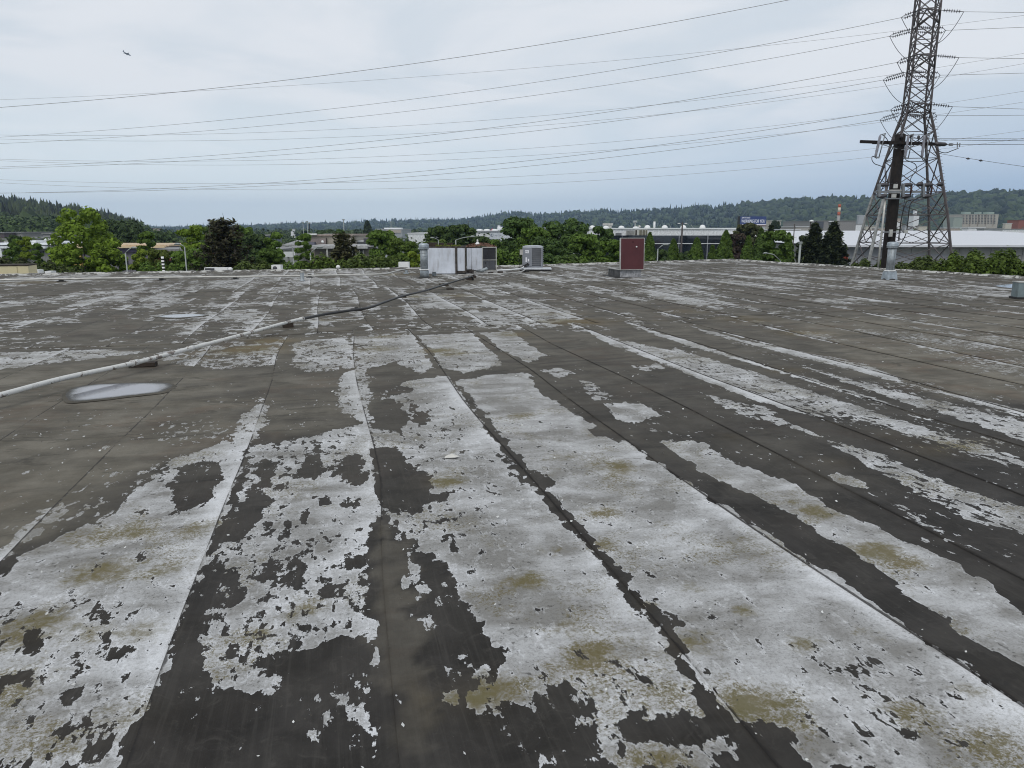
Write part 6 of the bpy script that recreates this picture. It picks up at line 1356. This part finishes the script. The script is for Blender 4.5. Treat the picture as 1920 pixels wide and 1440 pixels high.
# billboard
BBD = 300.; bb = empty('billboard', (P(1412, 420, BBD).x, BBD, GZ), 0, 'blue billboard reading WORKING FOR YOU above the cone shaped trees', 'billboard')
a_ = px2(bb, 1387, 422); b_ = px2(bb, 1437, 405.8); cxb = (a_.x+b_.x)/2; czb = (a_.z+b_.z)/2; wb, hb = b_.x-a_.x, b_.z-a_.z
one('panel', bb, mat('billboard_blue', (.035, .06, .19), .5, var=.06), lambda m: m.box((cxb, 0, czb), (wb, .3, hb))); one('stripe', bb, mat('billboard_white', (.72, .72, .78), .5), lambda m: m.box((cxb, -.17, a_.z+.22), (wb-.1, .03, .42)))
one('catwalk', bb, mat('catwalk_rust', (.11, .06, .06)), lambda m: m.box((cxb, -.4, a_.z-.35), (wb, .9, .5))); one('side_face', bb, Mblack, lambda m: m.box((a_.x-.35, .6, czb-.1), (.55, 1.6, hb+.3))); one('post', bb, Mgw, lambda m: m.tube([(cxb, .5, 0), (cxb, .5, a_.z)], .5, 10))
def text(s, parent, size, x, z, y, mt, wmax=None, shear=0.0, name='lettering'):
    cu_ = bpy.data.curves.new('t', 'FONT'); cu_.body = s; cu_.size = size; cu_.extrude = .01; cu_.offset = size*.018; cu_.resolution_u = 2; cu_.shear = shear
    ob = bpy.data.objects.new('t', cu_); me = bpy.data.meshes.new_from_object(ob); bpy.data.objects.remove(ob); me.materials.clear(); me.materials.append(mt)
    n = len(me.vertices); co = np.zeros(n*3); me.vertices.foreach_get('co', co); co = co.reshape(-1, 3); wd = co[:, 0].max()-co[:, 0].min()
    k = (wmax/wd) if wmax else 1; V = np.stack([x+(co[:, 0]-co[:, 0].min())*k, y-co[:, 2], z+co[:, 1]], 1); me.vertices.foreach_set('co', V.ravel()); me.update()
    return link(name, me, parent)
Mlet = mat('lettering_white', (.80, .82, .86), .5, var=.01)
text('WORKING FOR YOU', bb, 1.75, a_.x+.55, a_.z+.95, -.17, Mlet, wb-1.0, .12); text('24/7/365', bb, .80, a_.x+.55, a_.z+2.6, -.17, Mlet, wb*.33)
# residential block on the slope and friends
AB, w, h = rx('apartment_block', 1803, 1869, 401.5, 620, 20, 'pale many storied apartment block at the foot of the right hill', mat('apartment_beige', (.42, .39, .34)), roofm=mat('apartment_green_roof', (.30, .36, .32)))
for i in range(11):
    for j in range(6): slab(AB, 'window', mat('far_window', (.14, .14, .14)), 1805+i*5.8, 1808+i*5.8, 403+j*2.9, 404.4+j*2.9, -.2, .4)
for x0, x1 in ((1811, 1822), (1836, 1842), (1853, 1866)): slab(AB, 'penthouse', mat('apartment_green_roof', (.30, .36, .32)), x0, x1, 397.5, 401.6, 4, 6)
for i in range(5): slab(AB, 'pilaster', mat('apartment_tan', (.34, .29, .25)), 1803+i*14.5, 1806+i*14.5, 402, 424, -.4, .6)
rx('apartment_block', 1786, 1803, 408, 600, 14, 'lower greenish block left of the many storied apartments', mat('apartment_sage', (.30, .34, .30)), roofm=mat('apartment_green_roof', (.30, .36, .32)))
rx('tower_house', 1711, 1721, 404, 560, 8, 'narrow pale tower house seen between the tower legs', Moff); rx('stair_turret', 1712.5, 1716, 394, 562, 3, 'slim white chimney above the narrow tower house', Moff); rx('hillside_house', 1908, 1930, 413, 520, 12, 'orange roofed house at the right edge under the hill', mat('orange_roof', (.25, .09, .06)), roofm=mat('orange_roof', (.25, .09, .06)))
rq = random.Random(11)
spots = [(1604, 1622, 421, 420), (1608, 1620, 404, 640), (1624, 1640, 424, 380), (1676, 1690, 409, 520), (1674, 1688, 416, 500), (1696, 1712, 424, 430), (1722, 1738, 424, 430), (1770, 1800, 428, 300), (1815, 1846, 427.5, 290), (1845, 1880, 429, 280), (1884, 1896, 419, 480), (1640, 1660, 428, 330), (1880, 1940, 430, 300), (1500, 1522, 421, 520), (1478, 1490, 424, 600), (285, 300, 428, 700), (265, 282, 436, 420), (290, 303, 444, 260), (330, 345, 431, 620), (520, 526, 443, 330), (545, 552, 430, 560), (503, 508, 434, 600), (608, 640, 440, 210), (830, 850, 433, 420), (1035, 1060, 429, 260), (1015, 1022, 428, 300), (690, 700, 438, 400)]
wd = ('white', 'pale grey', 'cream', 'light tan'); wc_ = (Moff, mat('far_grey', (.36, .37, .38)), mat('far_cream', (.50, .47, .40)), mat('far_tan', (.38, .33, .28)))
where = ['left of the tower legs low down', 'high on the slope left of the tower legs', 'between the industrial building and the tower', 'just right of the pole top half, on the slope', 'just right of the wooden pole, lower one', 'between the pole and the tower house', 'right of the narrow tower house', 'above the warehouse roof right of the tower', 'above the warehouse roof below the apartments', 'above the warehouse roof right of the apartments', 'on the slope right of the apartments', 'above the warehouse roof left of the pole', 'above the warehouse roof at the right edge', 'left of the industrial dark bay, farther back', 'far back right of the silo building', 'on the plain right of the left hill', 'by the toe of the left hill', 'beside the cream fascia roofline', 'on the plain left of the red-brown pine', 'beyond the feathery tree', 'on the plain above the white board', 'far off right of the red-brown pine', 'just over the tan building parapet', 'behind the dark trees over the air handler', 'showing between the tall trees by the condenser', 'tiny one showing between the tall trees by the condenser', 'right of the thin column tree']
for i, (x0, x1, yt, d) in enumerate(spots):
    k = i % 4; bld('far_building', x0, x1, yt, d, (x1-x0)*d/FPX*.6, f'small {wd[k]} far building {where[i]}', wc_[k], roofm=Mroofw if i % 3 else Mroofg)
# houses on the hillsides
def hh(px, y, V, lab, c, wpx=3.5):
    # put it on the slope surface seen at this pixel
    q = V.reshape(-1, 3); pr = np.stack([(q[:, 0])/(q[:, 1]*cT-(q[:, 2]-EYE)*sT)*FPX+960, 720-(q[:, 1]*sT+(q[:, 2]-EYE)*cT)/(q[:, 1]*cT-(q[:, 2]-EYE)*sT)*FPX], 1)
    i = np.argmin((pr[:, 0]-px)**2*.2+(pr[:, 1]-y)**2*3); d = q[i, 1]; z0 = q[i, 2]; w = wpx*d/FPX
    o = empty('hillside_house', (P(px, y, d).x, d-14, P(px, y, d).z-4), 0, lab, 'house', 'houses scattered on the far wooded slopes')
    one('wall', o, c, lambda m: m.box((0, 0, 4), (w, w*.7, 9))); one('roof', o, Mroofg, lambda m: m.box((0, 0, 8.8), (w*1.1, w*.8, .8)))
for i, (x, y) in enumerate(((1168, 404), (1090, 405), (1024, 414), (1037, 407), (1010, 409), (996, 415), (1426, 399), (905, 419), (748, 418), (590, 428), (545, 432), (532, 433), (480, 431), (1655, 392), (710, 423), (640, 427))):
    hh(x, y, VR, ('pale', 'whitish', 'cream', 'light')[i % 4]+' little house among trees on the far slope, '+('above the hatch lid', 'above the trees left of the hatch', 'above the condenser trees, middle', 'above the condenser trees, upper', 'above the condenser, upper', 'above the condenser, lower', 'behind the billboard', 'above the white emblem building', 'above the striped office', 'left of the masts', 'above the white board', 'just left of that over the board', 'right above the red-brown pine', 'behind the upper tower legs', 'right of the column tree', 'beside the tall box topped mast')[i], (Moff, Mpan)[i % 2], 2.5+1.5*(i % 3))
# orange container by the conifer trunk
tag(one('orange_bin', None, mat('orange_red_bin', (.45, .07, .03)), lambda m: (m.box((0, 0, .8), (2.0, 1.4, 1.4), taper=1.08), m.box((0, 0, 1.52), (2.3, 1.6, .12))), (P(1567.5, 497, 88).x, 88, P(1567, 501, 88).z-.2)), 'orange red bin at the foot of the paired dark conifers', 'bin')
gz_ = P(1567, 501, 88).z-.2; 
tag(one('earth_bank', None, mat('grass_bank', (.06, .075, .03)), lambda m: m.add([(P(1440, 430, 84).x, 84, GZ), (P(1640, 430, 84).x, 84, GZ), (P(1640, 430, 90).x, 90, gz_), (P(1440, 430, 90).x, 90, gz_), (P(1440, 430, 96).x, 96, gz_), (P(1640, 430, 96).x, 96, gz_)], [(0, 1, 2, 3), (3, 2, 5, 4)])), kind='structure')
bpy.data.objects['orange_bin'].location.y = 92; bpy.data.objects['orange_bin'].location.x = P(1567.5, 497, 92).x
